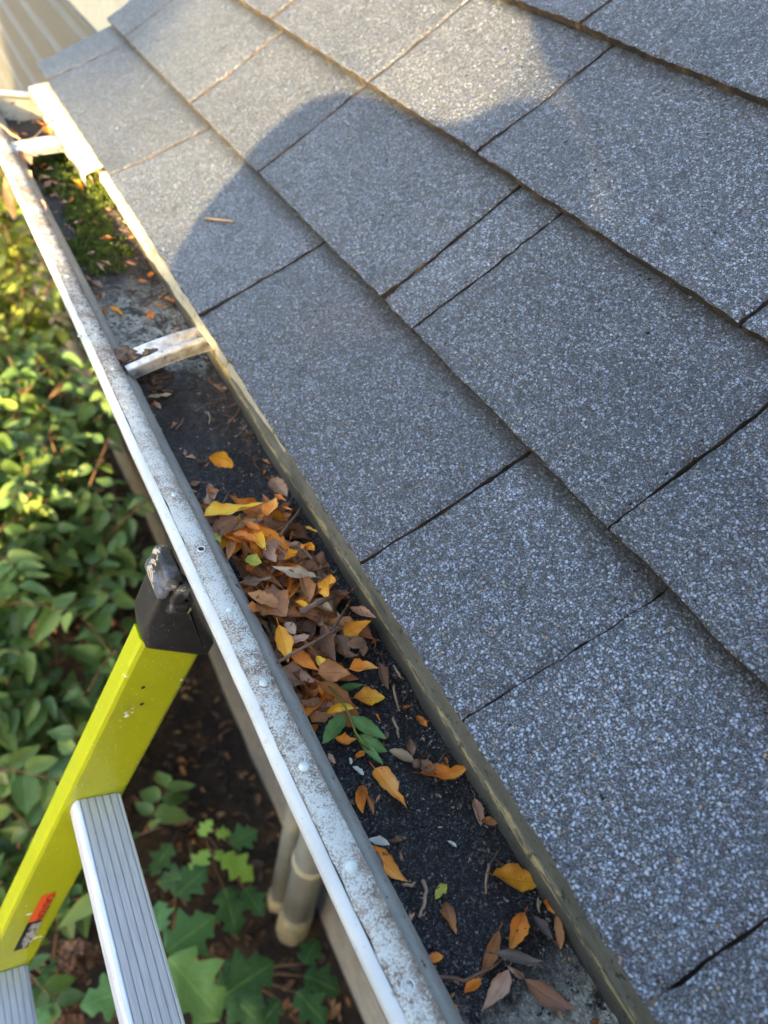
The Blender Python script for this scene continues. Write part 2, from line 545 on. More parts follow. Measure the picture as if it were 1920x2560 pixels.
M = {}
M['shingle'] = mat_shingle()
M['edge'] = mat_shingle_edge()
M['lip'] = mat_lip()
M['front'] = mat_front()
M['return'] = mat_return()
M['back'] = mat_back()
M['cream'] = mat_cream()
M['alu'] = mat_alu()
M['sediment'] = mat_sediment()
M['moss'] = mat_moss()
M['ladder'] = mat_ladder()
M['rung'] = mat_rung()
M['rubber'] = mat_rubber()
M['rubberw'] = mat_rubber(True)
M['siding'] = mat_siding()
M['trim'] = mat_simple('pale trim paint', (0.27, 0.29, 0.26), 0.5, 60, 0.15)
M['wood'] = mat_simple('dark deck board', (0.10, 0.075, 0.05), 0.8, 60, 0.3)
M['found'] = mat_simple('grey foundation render', (0.20, 0.195, 0.18), 0.85, 90, 0.25)
M['pvc'] = mat_simple('grey white pvc pipe', (0.17, 0.18, 0.17), 0.45, None, 0.2, nscale=18)
M['pvcring'] = mat_simple('stained beige pipe ring', (0.26, 0.23, 0.15), 0.6, 80, 0.3)
M['ground'] = mat_ground()
M['twig'] = mat_simple('dry twig bark', (0.115, 0.066, 0.042), 0.8, 400, 0.4, nscale=60)
M['twigp'] = mat_simple('pale dry stalk', (0.27, 0.19, 0.12), 0.8, 400, 0.3, nscale=60)
M['bark'] = mat_simple('grey brown bark', (0.10, 0.075, 0.05), 0.9, 60, 0.4)
M['stem'] = mat_simple('reddish brown stem', (0.12, 0.065, 0.03), 0.7, 100, 0.3)
M['panicle'] = mat_simple('dried brown petals', (0.15, 0.075, 0.04), 0.8, 90, 0.5, nscale=40)
M['rivet'] = mat_simple('chalky rivet paint', (0.42, 0.47, 0.43), 0.6, 500, 0.25, nscale=200)
M['hole'] = mat_simple('dark hole inside', (0.02, 0.02, 0.02), 0.9)
M['petal'] = mat_simple('pale petal scrap', (0.40, 0.40, 0.35), 0.6, None, 0.2, nscale=150)
# leaf colours
M['yellow'] = mat_leaf('yellow dry leaf', [(0.2, (0.562, 0.199, 0.021)), (0.45, (0.875, 0.381, 0.028)), (0.62, (0.900, 0.549, 0.048)), (0.85, (0.900, 0.610, 0.123))])
M['orange'] = mat_leaf('orange dry leaf', [(0.2, (0.386, 0.119, 0.026)), (0.45, (0.755, 0.236, 0.030)), (0.62, (0.900, 0.338, 0.045)), (0.85, (0.900, 0.490, 0.149))])
M['russet'] = mat_leaf('russet dry leaf', [(0.2, (0.16, 0.062, 0.022)), (0.45, (0.40, 0.165, 0.055)), (0.62, (0.54, 0.25, 0.095)), (0.85, (0.62, 0.37, 0.18))])
M['pink'] = mat_leaf('pinkish brown dry leaf', [(0.2, (0.23, 0.12, 0.08)), (0.45, (0.44, 0.25, 0.165)), (0.62, (0.57, 0.36, 0.24)), (0.85, (0.64, 0.46, 0.33))])
M['brown'] = mat_leaf('dark brown dry leaf', [(0.2, (0.09, 0.05, 0.03)), (0.45, (0.22, 0.12, 0.07)), (0.62, (0.33, 0.195, 0.115)), (0.85, (0.42, 0.28, 0.18))])
M['tan'] = mat_leaf('grey tan dry leaf', [(0.2, (0.276, 0.194, 0.121)), (0.45, (0.454, 0.342, 0.213)), (0.62, (0.599, 0.466, 0.291)), (0.85, (0.680, 0.559, 0.383))])
M['grey'] = mat_leaf('grey shrivelled leaf', [(0.2, (0.098, 0.084, 0.077)), (0.45, (0.210, 0.182, 0.161)), (0.7, (0.392, 0.350, 0.308))])
M['lime'] = mat_leaf('yellow green leaf', [(0.2, (0.16, 0.17, 0.02)), (0.45, (0.30, 0.32, 0.035)), (0.65, (0.45, 0.42, 0.06))])
M['green'] = mat_leaf('fresh green leaf', [(0.2, (0.045, 0.112, 0.025)), (0.45, (0.090, 0.203, 0.042)), (0.65, (0.180, 0.315, 0.098))], spot=(0.04, 0.06, 0.02), vein=(0.2, 0.28, 0.1), spots=0.72)
M['two'] = mat_leaf('half yellow half brown leaf', [(0.36, (0.56, 0.36, 0.02)), (0.50, (0.50, 0.24, 0.03)), (0.58, (0.33, 0.15, 0.07)), (0.8, (0.32, 0.17, 0.12))], nscale=12)
M['samara'] = mat_leaf('papery tan winged seed', [(0.3, (0.22, 0.13, 0.08)), (0.6, (0.42, 0.31, 0.18)), (0.8, (0.5, 0.39, 0.25))], trans=0.2, spots=0.8)
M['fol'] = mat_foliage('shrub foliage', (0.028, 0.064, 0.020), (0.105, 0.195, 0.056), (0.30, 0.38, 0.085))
M['folsun'] = mat_foliage('shrub foliage in sunlit tones', (0.07, 0.11, 0.02), (0.22, 0.27, 0.045), (0.50, 0.50, 0.07))  # shrub green made lighter and yellower, sunshine put into the leaf colour
M['folhyd'] = mat_foliage('broad lobed foliage', (0.034, 0.095, 0.034), (0.105, 0.235, 0.07), (0.33, 0.50, 0.10), rough=0.5)
M['follime'] = mat_foliage('young lime foliage', (0.14, 0.26, 0.02), (0.24, 0.40, 0.04), (0.35, 0.52, 0.08))
M['litter'] = mat_simple('brown leaf litter', (0.16, 0.075, 0.03), 0.8, None, 0.9, nscale=30)

# ------------------------------------------------------------------ ground
def ground_z(x, y):
    base = -2.2 - 0.145 * max(0.0, y - 2.0)
    return max(base, -3.6) + 0.05 * fbm(x * 1.3, y * 1.3) + 0.02 * fbm(x * 6, y * 6, 3)
def build_ground():
    xs = [-60, -30, -15, -8, -5] + [-3.5 + 0.1 * i for i in range(46)] + [2, 4, 8, 15, 30, 60]
    ys = [-60, -30, -15, -8, -4, -2, -1] + [-0.5 + 0.1 * i for i in range(100)] + [11, 14, 20, 30, 60]
    vs = [(x, y, ground_z(x, y)) for y in ys for x in xs]
    nx = len(xs)
    fs = [(j * nx + i, j * nx + i + 1, (j + 1) * nx + i + 1, (j + 1) * nx + i) for j in range(len(ys) - 1) for i in range(nx - 1)]
    o = link('ground', mesh('ground', vs, fs, True), M['ground'])
    tag(o, 'dark brown mulch ground below the gutter', 'ground', kind='structure')
build_ground()

# ------------------------------------------------------------------ house: roof, shingles, eaves trim, wall
P1, P2 = 0.54645, 0.73199                       # pitch of the drooping first course and of the roof above it
S0 = 0.1262                                      # length of the first course along the slope
XB, ZB = S0 * math.cos(P1), S0 * math.sin(P1)
def roof_pt(s, y, h):
    """s up the slope from the eave, h above the slope"""
    def pl(s):
        if s < S0:
            return Vector((s * math.cos(P1), y, s * math.sin(P1)))
        return Vector((XB + (s - S0) * math.cos(P2), y, ZB + (s - S0) * math.sin(P2)))
    # smooth the bend
    a = min(max((s - S0 + 0.03) / 0.06, 0), 1)
    ang = P1 + (P2 - P1) * a * a * (3 - 2 * a)
    p = pl(s)
    return p + Vector((-math.sin(ang), 0, math.cos(ang))) * h
house = empty('house', (0.5, 0.5, -2.2))
tag(house, 'beige house with grey shingled roof above the gutter', 'house')
RAKE = 1.358
def roof_deck():
    ss = [0.004, 0.04, 0.09, S0, 0.2, 1.1]
    vs, fs = [], []
    ya, yb = -1.3, RAKE - 0.012
    for s in ss:
        for h in (-0.001, -0.02):
            for y in (ya, yb):
                vs.append(roof_pt(s, y, h))
    for i in range(len(ss) - 1):
        a, b = i * 4, i * 4 + 4
        fs += [(a, b, b + 1, a + 1), (a + 2, a + 3, b + 3, b + 2), (a, a + 2, b + 2, b), (a + 1, b + 1, b + 3, a + 3)]
    fs += [(0, 1, 3, 2), (20, 22, 23, 21)]
    return link('roof', mesh('roof', vs, fs), M['wood'])
roof = put(roof_deck(), house)
def shingle(s0, s1, ya0, yb0, ya1, yb1, sh, seed, lab=None, ga=0.0013, gb=0.0013):
    """one tab from slope position s0 (butt) to s1; y edges at the butt and at the top; sh = exposure"""
    r = random.Random(seed)
    nu, nv = 26, max(8, int((yb0 - ya0) / 0.006))
    th = 0.0058 + r.uniform(-0.0003, 0.0006)
    lift = r.uniform(0.0, 0.0016)
    curl_ = (r.uniform(0, .0022), r.uniform(0, .0022))
    tn = r.uniform(.84, 1.12)
    vs, fs, mi = [], [], []
    # denser rows near the butt
    us = [0, 0.004, 0.012, 0.03, 0.06] + [0.1 + 0.9 * i / (nu - 6) for i in range(nu - 5)]
    nu = len(us)
    def top_h(t):
        e = t * (s1 - s0) / sh
        return 0.0112 - 0.0062 * min(e, 1.0) + lift * max(0, 1 - e * 2.2)
    top, bot = [], []
    for i, t in enumerate(us):
        for j in range(nv + 1):
            q = j / nv
            ya = ya0 + (ya1 - ya0) * t + ga
            yb = yb0 + (yb1 - yb0) * t - gb
            je = 0.0011 * fbm(t * 60 + seed, 3.1) + 0.0006 * r.uniform(-1, 1)
            jf = 0.0011 * fbm(t * 60 + seed, 7.7) + 0.0006 * r.uniform(-1, 1)
            y = (ya + je) * (1 - q) + (yb + jf) * q
            s = s0 + (s1 - s0) * t
            if i == 0:
                s += 0.0010 * fbm(y * 50, seed * 1.7, 0, 5) + 0.0005 * r.uniform(-1, 1)
            h = top_h(t) + 0.0007 * fbm(y * 22, s * 22, seed * 0.3) + 0.0003 * r.uniform(-1, 1)
            h += max(0, 1 - t * (s1 - s0) / sh * 2.5) * (curl_[0] * max(0, 1 - q * 4) + curl_[1] * max(0, 1 - (1 - q) * 4))
            if i == 0: h -= 0.0009
            if j in (0, nv): h -= 0.0007
            vs.append(roof_pt(s, y, h))
    n1 = len(vs)
    for i, t in enumerate(us):
        for j in range(nv + 1):
            s = s0 + (s1 - s0) * t
            v = vs[i * (nv + 1) + j]
            ang = P1 if s < S0 else P2
            vs.append(v - Vector((-math.sin(ang), 0, math.cos(ang))) * th)
    W = nv + 1
    for i in range(nu - 1):
        for j in range(nv):
            a = i * W + j
            fs.append((a + 1, a, a + W, a + W + 1)); mi.append(0)
            fs.append((n1 + a, n1 + a + 1, n1 + a + W + 1, n1 + a + W)); mi.append(1)
    for j in range(nv):
        fs.append((j, j + 1, n1 + j + 1, n1 + j)); mi.append(1)
        a = (nu - 1) * W + j
        fs.append((a + 1, a, n1 + a, n1 + a + 1)); mi.append(1)
    for i in range(nu - 1):
        a = i * W
        fs.append((a + W, a, n1 + a, n1 + a + W)); mi.append(1)
        a = i * W + nv
        fs.append((a, a + W, n1 + a + W, n1 + a)); mi.append(1)
    me = mesh('shingle', vs, fs)
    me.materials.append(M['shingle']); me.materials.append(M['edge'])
    me.polygons.foreach_set('material_index', mi)
    me.polygons.foreach_set('use_smooth', [x == 0 for x in mi])
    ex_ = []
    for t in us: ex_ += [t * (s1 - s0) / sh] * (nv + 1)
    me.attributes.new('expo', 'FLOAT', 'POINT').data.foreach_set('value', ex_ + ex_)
    me.attributes.new('tone', 'FLOAT', 'POINT').data.foreach_set('value', [tn] * len(vs))
    o = link('shingle', me)
    o.parent = roof
    o.matrix_parent_inverse = Matrix.Identity(4)
    if lab: o['label'] = lab
    return o
courses = [  # s at butt, exposure, cuts (y at butt, y at exposure top)
    (-0.002, 0.1262, [(-0.33, -0.33), (0.0, 0.0), (0.1387, 0.137), (0.2548, 0.26), (0.566, 0.571), (0.8925, 0.882), (1.268, 1.2525), (RAKE, RAKE)]),
    (0.1265, 0.137, [(-0.18, -0.18), (0.1827, 0.183), (0.4065, 0.4047), (0.4545, 0.457), (0.7225, 0.7225), (0.945, 0.938), (1.252, 1.246), (RAKE + .004, RAKE + .004)]),
    (0.2645, 0.137, [(-0.1, -0.1), (0.232, 0.232), (0.5145, 0.512), (0.709, 0.7104), (0.965, 0.962), (1.25, 1.25), (RAKE + .002, RAKE + .002)]),
    (0.4005, 0.137, [(-0.05, -0.05), (0.265, 0.265), (0.5516, 0.55), (0.86, 0.86), (1.12, 1.12), (RAKE, RAKE)]),
    (0.5375, 0.137, [(0.0, 0.0), (0.41, 0.41), (0.72, 0.72), (1.02, 1.02), (RAKE, RAKE)]),
    (0.6745, 0.137, [(0.0, 0.0), (0.30, 0.30), (0.60, 0.60), (0.9, 0.9), (RAKE, RAKE)]),
]
sd_ = 0
for k, (s0, ex, cuts) in enumerate(courses):
    for i in range(len(cuts) - 1):
        sd_ += 1
        y0, y1 = cuts[i], cuts[i + 1]
        lab = None
        if k == 1 and i == 2: lab = 'narrow shingle sliver with a rusty lower corner'
        ov = 0.05 if k else 0.035
        L = ex + ov
        f = L / ex
        shingle(s0, s0 + L, y0[0], y1[0], y0[0] + (y0[1] - y0[0]) * f, y1[0] + (y1[1] - y1[0]) * f, ex, sd_, lab, *[.00035 if q[0] == .1387 else .0007 if q[0] == 0.0 else .0013 for q in (y0, y1)])
# eaves trim
fascia = link('fascia', from_bm('fascia', box_bm((0.0205, -1.3, -0.19), (0.04, 1.34, -0.016))), M['trim'])
put(fascia, house)
rake_board = link('rake_board', mesh('rake_board', [roof_pt(s, y, h) for s in (0.03, S0, 1.1) for h in (-0.022, -0.15) for y in (1.325, 1.345)],
    [(0, 1, 5, 4), (4, 5, 9, 8), (2, 6, 7, 3), (6, 10, 11, 7), (0, 4, 6, 2), (4, 8, 10, 6), (1, 3, 7, 5), (5, 7, 11, 9), (0, 2, 3, 1), (8, 9, 11, 10)]), M['trim'])
put(rake_board, house)
def drip_edge():
    vs, fs = [], []
    n = 70
    for i in range(n + 1):
        y = 0.40 + 0.552 * i / n
        k = max(0, (y - 0.43) / 0.52)
        wv = 0.0012 * fbm(y * 30, 1.0)
        x0 = 0.006 - 0.0108 * min(k * 1.5, 1.0) ** .8 + wv * 1.5
        zz = -0.0075
        for (x, z) in ((0.030, 0.003), (x0 + 0.002, zz), (x0, zz - 0.0012), (x0 - 0.0006, zz - 0.010), (x0 + 0.0004, zz - 0.010), (x0 + 0.003, zz - 0.0022), (0.030, 0.0015)):
            vs.append((x, y, z))
    for i in range(n):
        for k in range(7):
            a = i * 7 + k; b = i * 7 + (k + 1) % 7
            fs.append((a, b, b + 7, a + 7))
    fs += [tuple(range(6, -1, -1)), tuple(n * 7 + k for k in range(7))]
    return link('drip_edge', mesh('drip_edge', vs, fs), M['cream'])
put(drip_edge(), house)
def flashing():
    """bent cream strip sticking out from under the last shingles over the gutter"""
    n = 24
    vs, fs = [], []
    prof = [(0.020, -0.0005), (-0.004, -0.0055), (-0.016, -0.0085), (-0.0255, -0.0115), (-0.0275, -0.0135), (-0.0275, -0.024)]
    m = len(prof)
    for i in range(n + 1):
        k = i / n
        y = 0.957 + 0.353 * k
        for side in (0, 1):
            for j, (x, z) in enumerate(prof):
                sc = 0.82 + 0.22 * k if x < 0 else 1
                wob = 0.0008 * fbm(y * 14, j * 0.7)
                yy = y + (0.012 * (1 - (j / (m - 1))) - 0.004 if i == 0 else 0)
                vs.append((x * sc, yy, z + wob - side * 0.0009))
    W = 2 * m
    for i in range(n):
        for j in range(m - 1):
            a = i * W + j
            fs.append((a, a + 1, a + W + 1, a + W))
            b = a + m
            fs.append((b + 1, b, b + W, b + W + 1))
        for a, b in ((0, m), (m - 1, 2 * m - 1)):
            a += i * W; b += i * W
            fs.append((a, b, b + W, a + W) if a % W else (b, a, a + W, b + W))
    for i in (0, n):
        for j in range(m - 1):
            a = i * W + j
            fs.append((a, a + m, a + m + 1, a + 1))
    o = link('flashing', mesh('flashing', vs, fs, True), M['cream'])
    return o
put(flashing(), house)
# wall with lapped boards
WX = 0.48
def siding():
    """boards with a hollow at the top of each (drop siding)"""
    vs, fs = [], []
    bands = [(-0.338 - 0.182 * (i + 1), -0.338 - 0.182 * i) for i in range(11)] + [(0.12 + 0.182 * i, 0.12 + 0.182 * (i + 1)) for i in range(8)]
    m = 8
    for a, b in bands:
        y0, y1 = -1.3, 12.0
        if a > 0: y0 = 1.37
        o = len(vs)
        n = 30
        for i in range(n + 1):
            y = y0 + (y1 - y0) * i / n
            w = 0.002 * fbm(y * 0.7, a * 9)
            for (x, zz) in ((0, b), (0.002, b - .012), (0.000, b - .026), (-.006, b - .038), (-.016, b - .048), (-.021, b - .052), (-.022, a + .006), (-.020, a)):
                vs.append((WX + x + w, y, zz))
        for i in range(n):
            for k in range(m - 1):
                p = o + i * m + k
                fs.append((p, p + 1, p + m + 1, p + m))
            p = o + i * m
            fs.append((p + m - 1, p + m - 1 - (m - 1) + 0, p + m, p + 2 * m - 1)) if False else None
    return link('wall', mesh('wall', vs, fs), M['siding'])
put(siding(), house)
put(link('wall_core', from_bm('wall_core', box_bm((WX + 0.006, -1.3, -3.9), (WX + 0.14, 12.0, -0.3))), M['found']), house)
put(link('wall_upper', from_bm('wall_upper', box_bm((WX + 0.002, 1.372, -0.299), (WX + 0.14, 12.0, 1.6))), M['found']), house)
put(link('foundation', from_bm('foundation', box_bm((WX - 0.022, -1.3, -3.9), (WX + 0.001, 12.0, -1.97))), M['found']), house)
bm = box_bm((WX - 0.024, 1.37, -0.298), (WX + 0.001, 12.0, 0.122))
bevel(bm, 0.004)
put(link('trim_board', from_bm('trim_board', bm), M['trim']), house)
bm = box_bm((WX - 0.034, 1.37, -0.338), (WX + 0.001, 12.0, -0.302))
bevel(bm, 0.006)
put(link('trim_strip', from_bm('trim_strip', bm), M['siding']), house)
put(link('soffit', from_bm('soffit', box_bm((0.041, -1.3, -0.19), (WX - 0.02, 1.34, -0.175))), M['trim']), house)

# ------------------------------------------------------------------ gutter
def skew(y): return -0.0104 * (y - 0.42)
gutter = empty('gutter', (-0.04, 0.4, -0.11))
tag(gutter, 'long white metal gutter with peeling lip, full of leaves and grit', 'gutter')
GY0, GY1 = -0.9, 1.318
def extrude(name, prof, mat, y0=GY0, y1=GY1, n=120, sk=True, wob=0.0005, ragged=None, smooth=True, seed=0):
    wob = max(wob, .0008) if sk else wob
    vs, fs = [], []
    m = len(prof)
    for i in range(n + 1):
        y = y0 + (y1 - y0) * i / n
        dx = skew(y) if sk else 0
        w = wob * fbm(y * 9, seed + 0.5)
        for j, (x, z) in enumerate(prof):
            xx = x + dx + w
            if ragged and j in ragged:
                xx += ragged[j] * (fbm(y * 60, j + seed, 0, 5))
            vs.append((xx, y, z + wob * fbm(y * 7, j * 0.1 + seed + 9)))
    for i in range(n):
        for j in range(m - 1):
            a = i * m + j
            fs.append((a, a + 1, a + m + 1, a + m))
    return link(name, mesh(name, vs, fs, smooth), mat)
# outer face with its ogee, floor and back
outer = [(-0.0921, -0.0242), (-0.0930, -0.0243), (-0.0960, -0.0260), (-0.0972, -0.0272), (-0.0977, -0.0292), (-0.0933, -0.046), (-0.0900, -0.056), (-0.0850, -0.066), (-0.078, -0.080),
         (-0.0715, -0.096), (-0.069, -0.11), (-0.02, -0.1115), (0.0185, -0.1115)]
put(extrude('front_face', outer, M['front'], n=160), gutter)
put(extrude('front_lip', [(-0.0922, -0.0236), (-0.0905, -0.0234), (-0.084, -0.0238), (-0.0785, -0.0252), (-0.0770, -0.0262)], M['lip'], n=600, ragged={0: 0.0011}, seed=3), gutter)
put(extrude('lip_return', [(-0.0769, -0.0264), (-0.0772, -0.029), (-0.070, -0.0375), (-0.0630, -0.0455), (-0.0628, -0.050), (-0.0655, -0.0505)], M['return'], n=200), gutter)
put(extrude('back_panel', [(0.0186, -0.1115), (0.0186, -0.080), (0.0178, -0.055), (0.0172, -0.048), (0.0184, -0.044), (0.0186, -0.02), (0.0192, -0.005)], M['back'], n=200, sk=False, wob=0.0012, smooth=False), gutter)
# end cap with a rolled rim
capv = [(x + skew(GY1), z) for x, z in outer] + [(0.0185, -0.028)]
ev = [(x, GY1 + 0.001, z) for x, z in capv] + [(x, GY1 + 0.0025, z) for x, z in capv]
m = len(capv)
ef = [tuple(range(m)), tuple(range(2 * m - 1, m - 1, -1))] + [(i, (i + 1) % m, (i + 1) % m + m, i + m) for i in range(m)]
cap = put(link('end_cap', mesh('end_cap', ev, ef), M['cream']), gutter)
vs, fs = tube([(-0.092 + skew(GY1), GY1 - 0.001, -0.025), (-0.04, GY1 - 0.001, -0.0255), (0.016, GY1 - 0.001, -0.027)], 0.0048, 10)
rim = link('rim', mesh('rim', vs, fs, True), M['front'])
rim.parent = cap
rim.matrix_parent_inverse = Matrix.Identity(4)
# rivets and holes on the lip
def on_lip(px, py):
    p = at_z(px, py, -0.0245)
    return p
def rivet(p, r=0.0026, h=0.0011):
    bm = bmesh.new()
    bmesh.ops.create_uvsphere(bm, u_segments=14, v_segments=8, radius=1)
    for v in bm.verts:
        v.co = Vector((v.co.x * r, v.co.y * r, max(v.co.z, -0.2) * h)) + p
    o = link('rivet', from_bm('rivet', bm, True), M['rivet'])
    put(o, gutter)
for px, py, r in ((435, 1239, 0.0018), (574, 1527, 0.0021), (659, 1709, 0.0026), (760, 1918, 0.0030), (877, 2169, 0.0034), (200, 842, 0.0020), (283, 925, 0.0020), (239, 838, 0.0016), (168, 692, 0.002)):
    p = on_lip(px, py); p.z = -0.0238
    rivet(p, r)
def ring_hole(p, r):
    vs, fs = [], []
    k = 20
    prof = [(1.0, 0.0), (0.95, 0.0009), (0.8, 0.0011), (0.68, 0.0004), (0.62, -0.004)]
    for (f, z) in prof:
        for i in range(k):
            a = 2 * math.pi * i / k
            vs.append(p + Vector((f * r * math.cos(a), f * r * math.sin(a), z)))
    for j in range(len(prof) - 1):
        for i in range(k):
            i2 = (i + 1) % k
            fs.append((j * k + i, j * k + i2, (j + 1) * k + i2, (j + 1) * k + i))
    o = put(link('screw_hole', mesh('screw_hole', vs, fs, True), M['front']), gutter)
    dsk = [p + Vector((0.66 * r * math.cos(2 * math.pi * i / k), 0.66 * r * math.sin(2 * math.pi * i / k), 0.00035)) for i in range(k)]
    d = link('hole', mesh('hole', dsk, [tuple(range(k))]), M['hole'])
    d.parent = o
    d.matrix_parent_inverse = Matrix.Identity(4)
p = on_lip(503, 1376); p.z = -0.0236; ring_hole(p, 0.0028)
p = on_lip(1019, 2467); p.z = -0.0236; ring_hole(p, 0.0034)
# lap joint between two gutter lengths: a raised band round the lip
put(extrude('joint_band', [(-0.0937, -0.046), (-0.0981, -0.0292), (-0.0975, -0.0268), (-0.0962, -0.0256), (-0.0931, -0.0239), (-0.0915, -0.0238)], M['front'], 0.6655, 0.7065, 10), gutter)
# hangers: channel with two ribs running from lip to back, with a spring clip at the back
def hanger(a, b, w, clip=True):
    """a: front end (x,y,z) on the lip side, b: back end; w: width"""
    a, b = Vector(a), Vector(b)
    d = (b - a).normalized()
    s = Vector((d.y, -d.x, 0)).normalized()            # sideways, towards the camera
    up = s.cross(d) * -1
    if up.z < 0: up = -up
    prof = [(0.5, -0.010), (0.5, 0.0), (0.43, 0.002), (0.30, 0.0022), (0.22, 0.0005), (0.14, -0.0045), (-0.14, -0.0045), (-0.22, 0.0005), (-0.30, 0.0022), (-0.43, 0.002), (-0.5, 0.0), (-0.5, -0.010)]
    vs, fs = [], []
    n = 14
    m = len(prof)
    for i in range(n + 1):
        t = i / n
        for (u, h) in prof:
            hh = h * (0.55 if t > 0.93 and h < 0 else 1)
            vs.append(a + (b - a) * t + s * (u * w) + up * (hh + 0.003 * math.sin(math.pi * t)))
    for i in range(n):
        for j in range(m - 1):
            q = i * m + j
            fs.append((q, q + 1, q + m + 1, q + m))
    n0 = len(vs)
    vs += [v - up * 0.0009 for v in vs[:n0]]
    fs += [tuple(reversed([q + n0 for q in f])) for f in fs[:]]
    o = put(link('hanger', mesh('hanger', vs, fs, True), M['alu']), gutter)
    if clip:
        bm = box_bm((-0.0035, -0.019, -0.0008), (0.0035, 0.019, 0.0008))
        for v in bm.verts:
            v.co.z += 0.0
        bevel(bm, 0.0007, 2)
        me = from_bm('clip', bm, True)
        c = link('clip', me, M['alu'])
        c.parent = o
        c.matrix_parent_inverse = Matrix.Identity(4)
        c.matrix_world = Matrix.Identity(4)
        c.location = b + Vector((-0.004, 0.011, 0.013))
        c.rotation_euler = (R(6), R(-38), R(6))
        # screw into the back
        vs, fs = tube([b + Vector((-0.010, 0.004, -0.001)), b + Vector((0.004, 0.004, 0.0))], 0.003, 8)
        c2 = link('screw', mesh('screw', vs, fs), M['twig'])
        c2.parent = o
        c2.matrix_parent_inverse = Matrix.Identity(4)
    return o
hanger((-0.076, 0.5665, -0.031), (0.0185, 0.5905, -0.020), 0.024)
hanger((-0.084, 1.098, -0.030), (0.0185, 1.115, -0.020), 0.026, False)
hanger((-0.07, -0.25, -0.031), (0.0185, -0.235, -0.020), 0.024, False)

# ------------------------------------------------------------------ sediment and moss in the gutter
SZ = -0.0655
def soil_z(x, y):
    e = min(1, max(0, (abs(x + 0.025) - 0.03) / 0.02))
    return SZ + 0.0035 * fbm(x * 30, y * 20, 2) + 0.0012 * fbm(x * 160, y * 160, 5) + 0.004 * e * (0.5 + 0.5 * fbm(y * 8, 3)) + 0.006 * max(0, min(1, (y - 0.8) / 0.2))
def soil():
    nx, ny = 46, 560
    vs, fs = [], []
    for j in range(ny + 1):
        y = -0.5 + 1.817 * j / ny
        for i in range(nx + 1):
            x0, x1 = -0.079 + skew(y) * 0.8, 0.0178
            x = x0 + (x1 - x0) * i / nx
            vs.append((x, y, soil_z(x, y)))
    W = nx + 1
    fs = [(j * W + i, j * W + i + 1, (j + 1) * W + i + 1, (j + 1) * W + i) for j in range(ny) for i in range(nx)]
    o = link('sediment', mesh('sediment', vs, fs, True), M['sediment'])
    tag(o, 'black shingle grit and mud lining the gutter', 'sediment', kind='stuff')
soil()
def moss():
    vs, fs = [], []
    r = random.Random(3)
    spots = [(at_z(160, 440, -0.055), 0.058), (at_z(200, 462, -0.055), 0.056), (at_z(240, 600, -0.055), 0.05), (at_z(130, 400, -0.055), 0.05), (at_z(215, 540, -0.055), 0.036)]
    for c, rad in spots:
        for _ in range(int(4200 * rad / 0.05)):
            a = r.uniform(0, 6.28); q = rad * math.sqrt(r.random())
            x = c.x + q * math.cos(a) * 0.75; y = c.y + q * math.sin(a) * 1.5
            if x < -0.072 or x > 0.015: continue
            dd = 1 - (q / rad) ** 2
            cl = fbm(x * 45, y * 45, 2)
            if cl + dd * .55 < r.uniform(.02, .30): continue
            z = soil_z(x, y) + 0.008 * max(0, dd) * (0.5 + 0.9 * fbm(x * 45, y * 45, 8)) - 0.001
            h = r.uniform(0.003, 0.0075)
            an = r.uniform(0, 6.28); w = r.uniform(0.0005, 0.0010)
            dx, dy = math.cos(an) * w, math.sin(an) * w
            lx, ly = r.uniform(-1, 1) * h * 0.7, r.uniform(-1, 1) * h * 0.7
            o = len(vs)
            vs += [(x - dx, y - dy, z), (x + dx, y + dy, z), (x + lx * 0.5 + dx * 0.7, y + ly * 0.5 + dy * 0.7, z + h * 0.65), (x + lx, y + ly, z + h), (x + lx * 0.5 - dx * 0.7, y + ly * 0.5 - dy * 0.7, z + h * 0.65)]
            fs.append((o, o + 1, o + 2, o + 3, o + 4))
    o = link('moss', mesh('moss', vs, fs), M['moss'])
    tag(o, 'green moss cushions at the far end of the gutter', 'moss', kind='stuff')
moss()
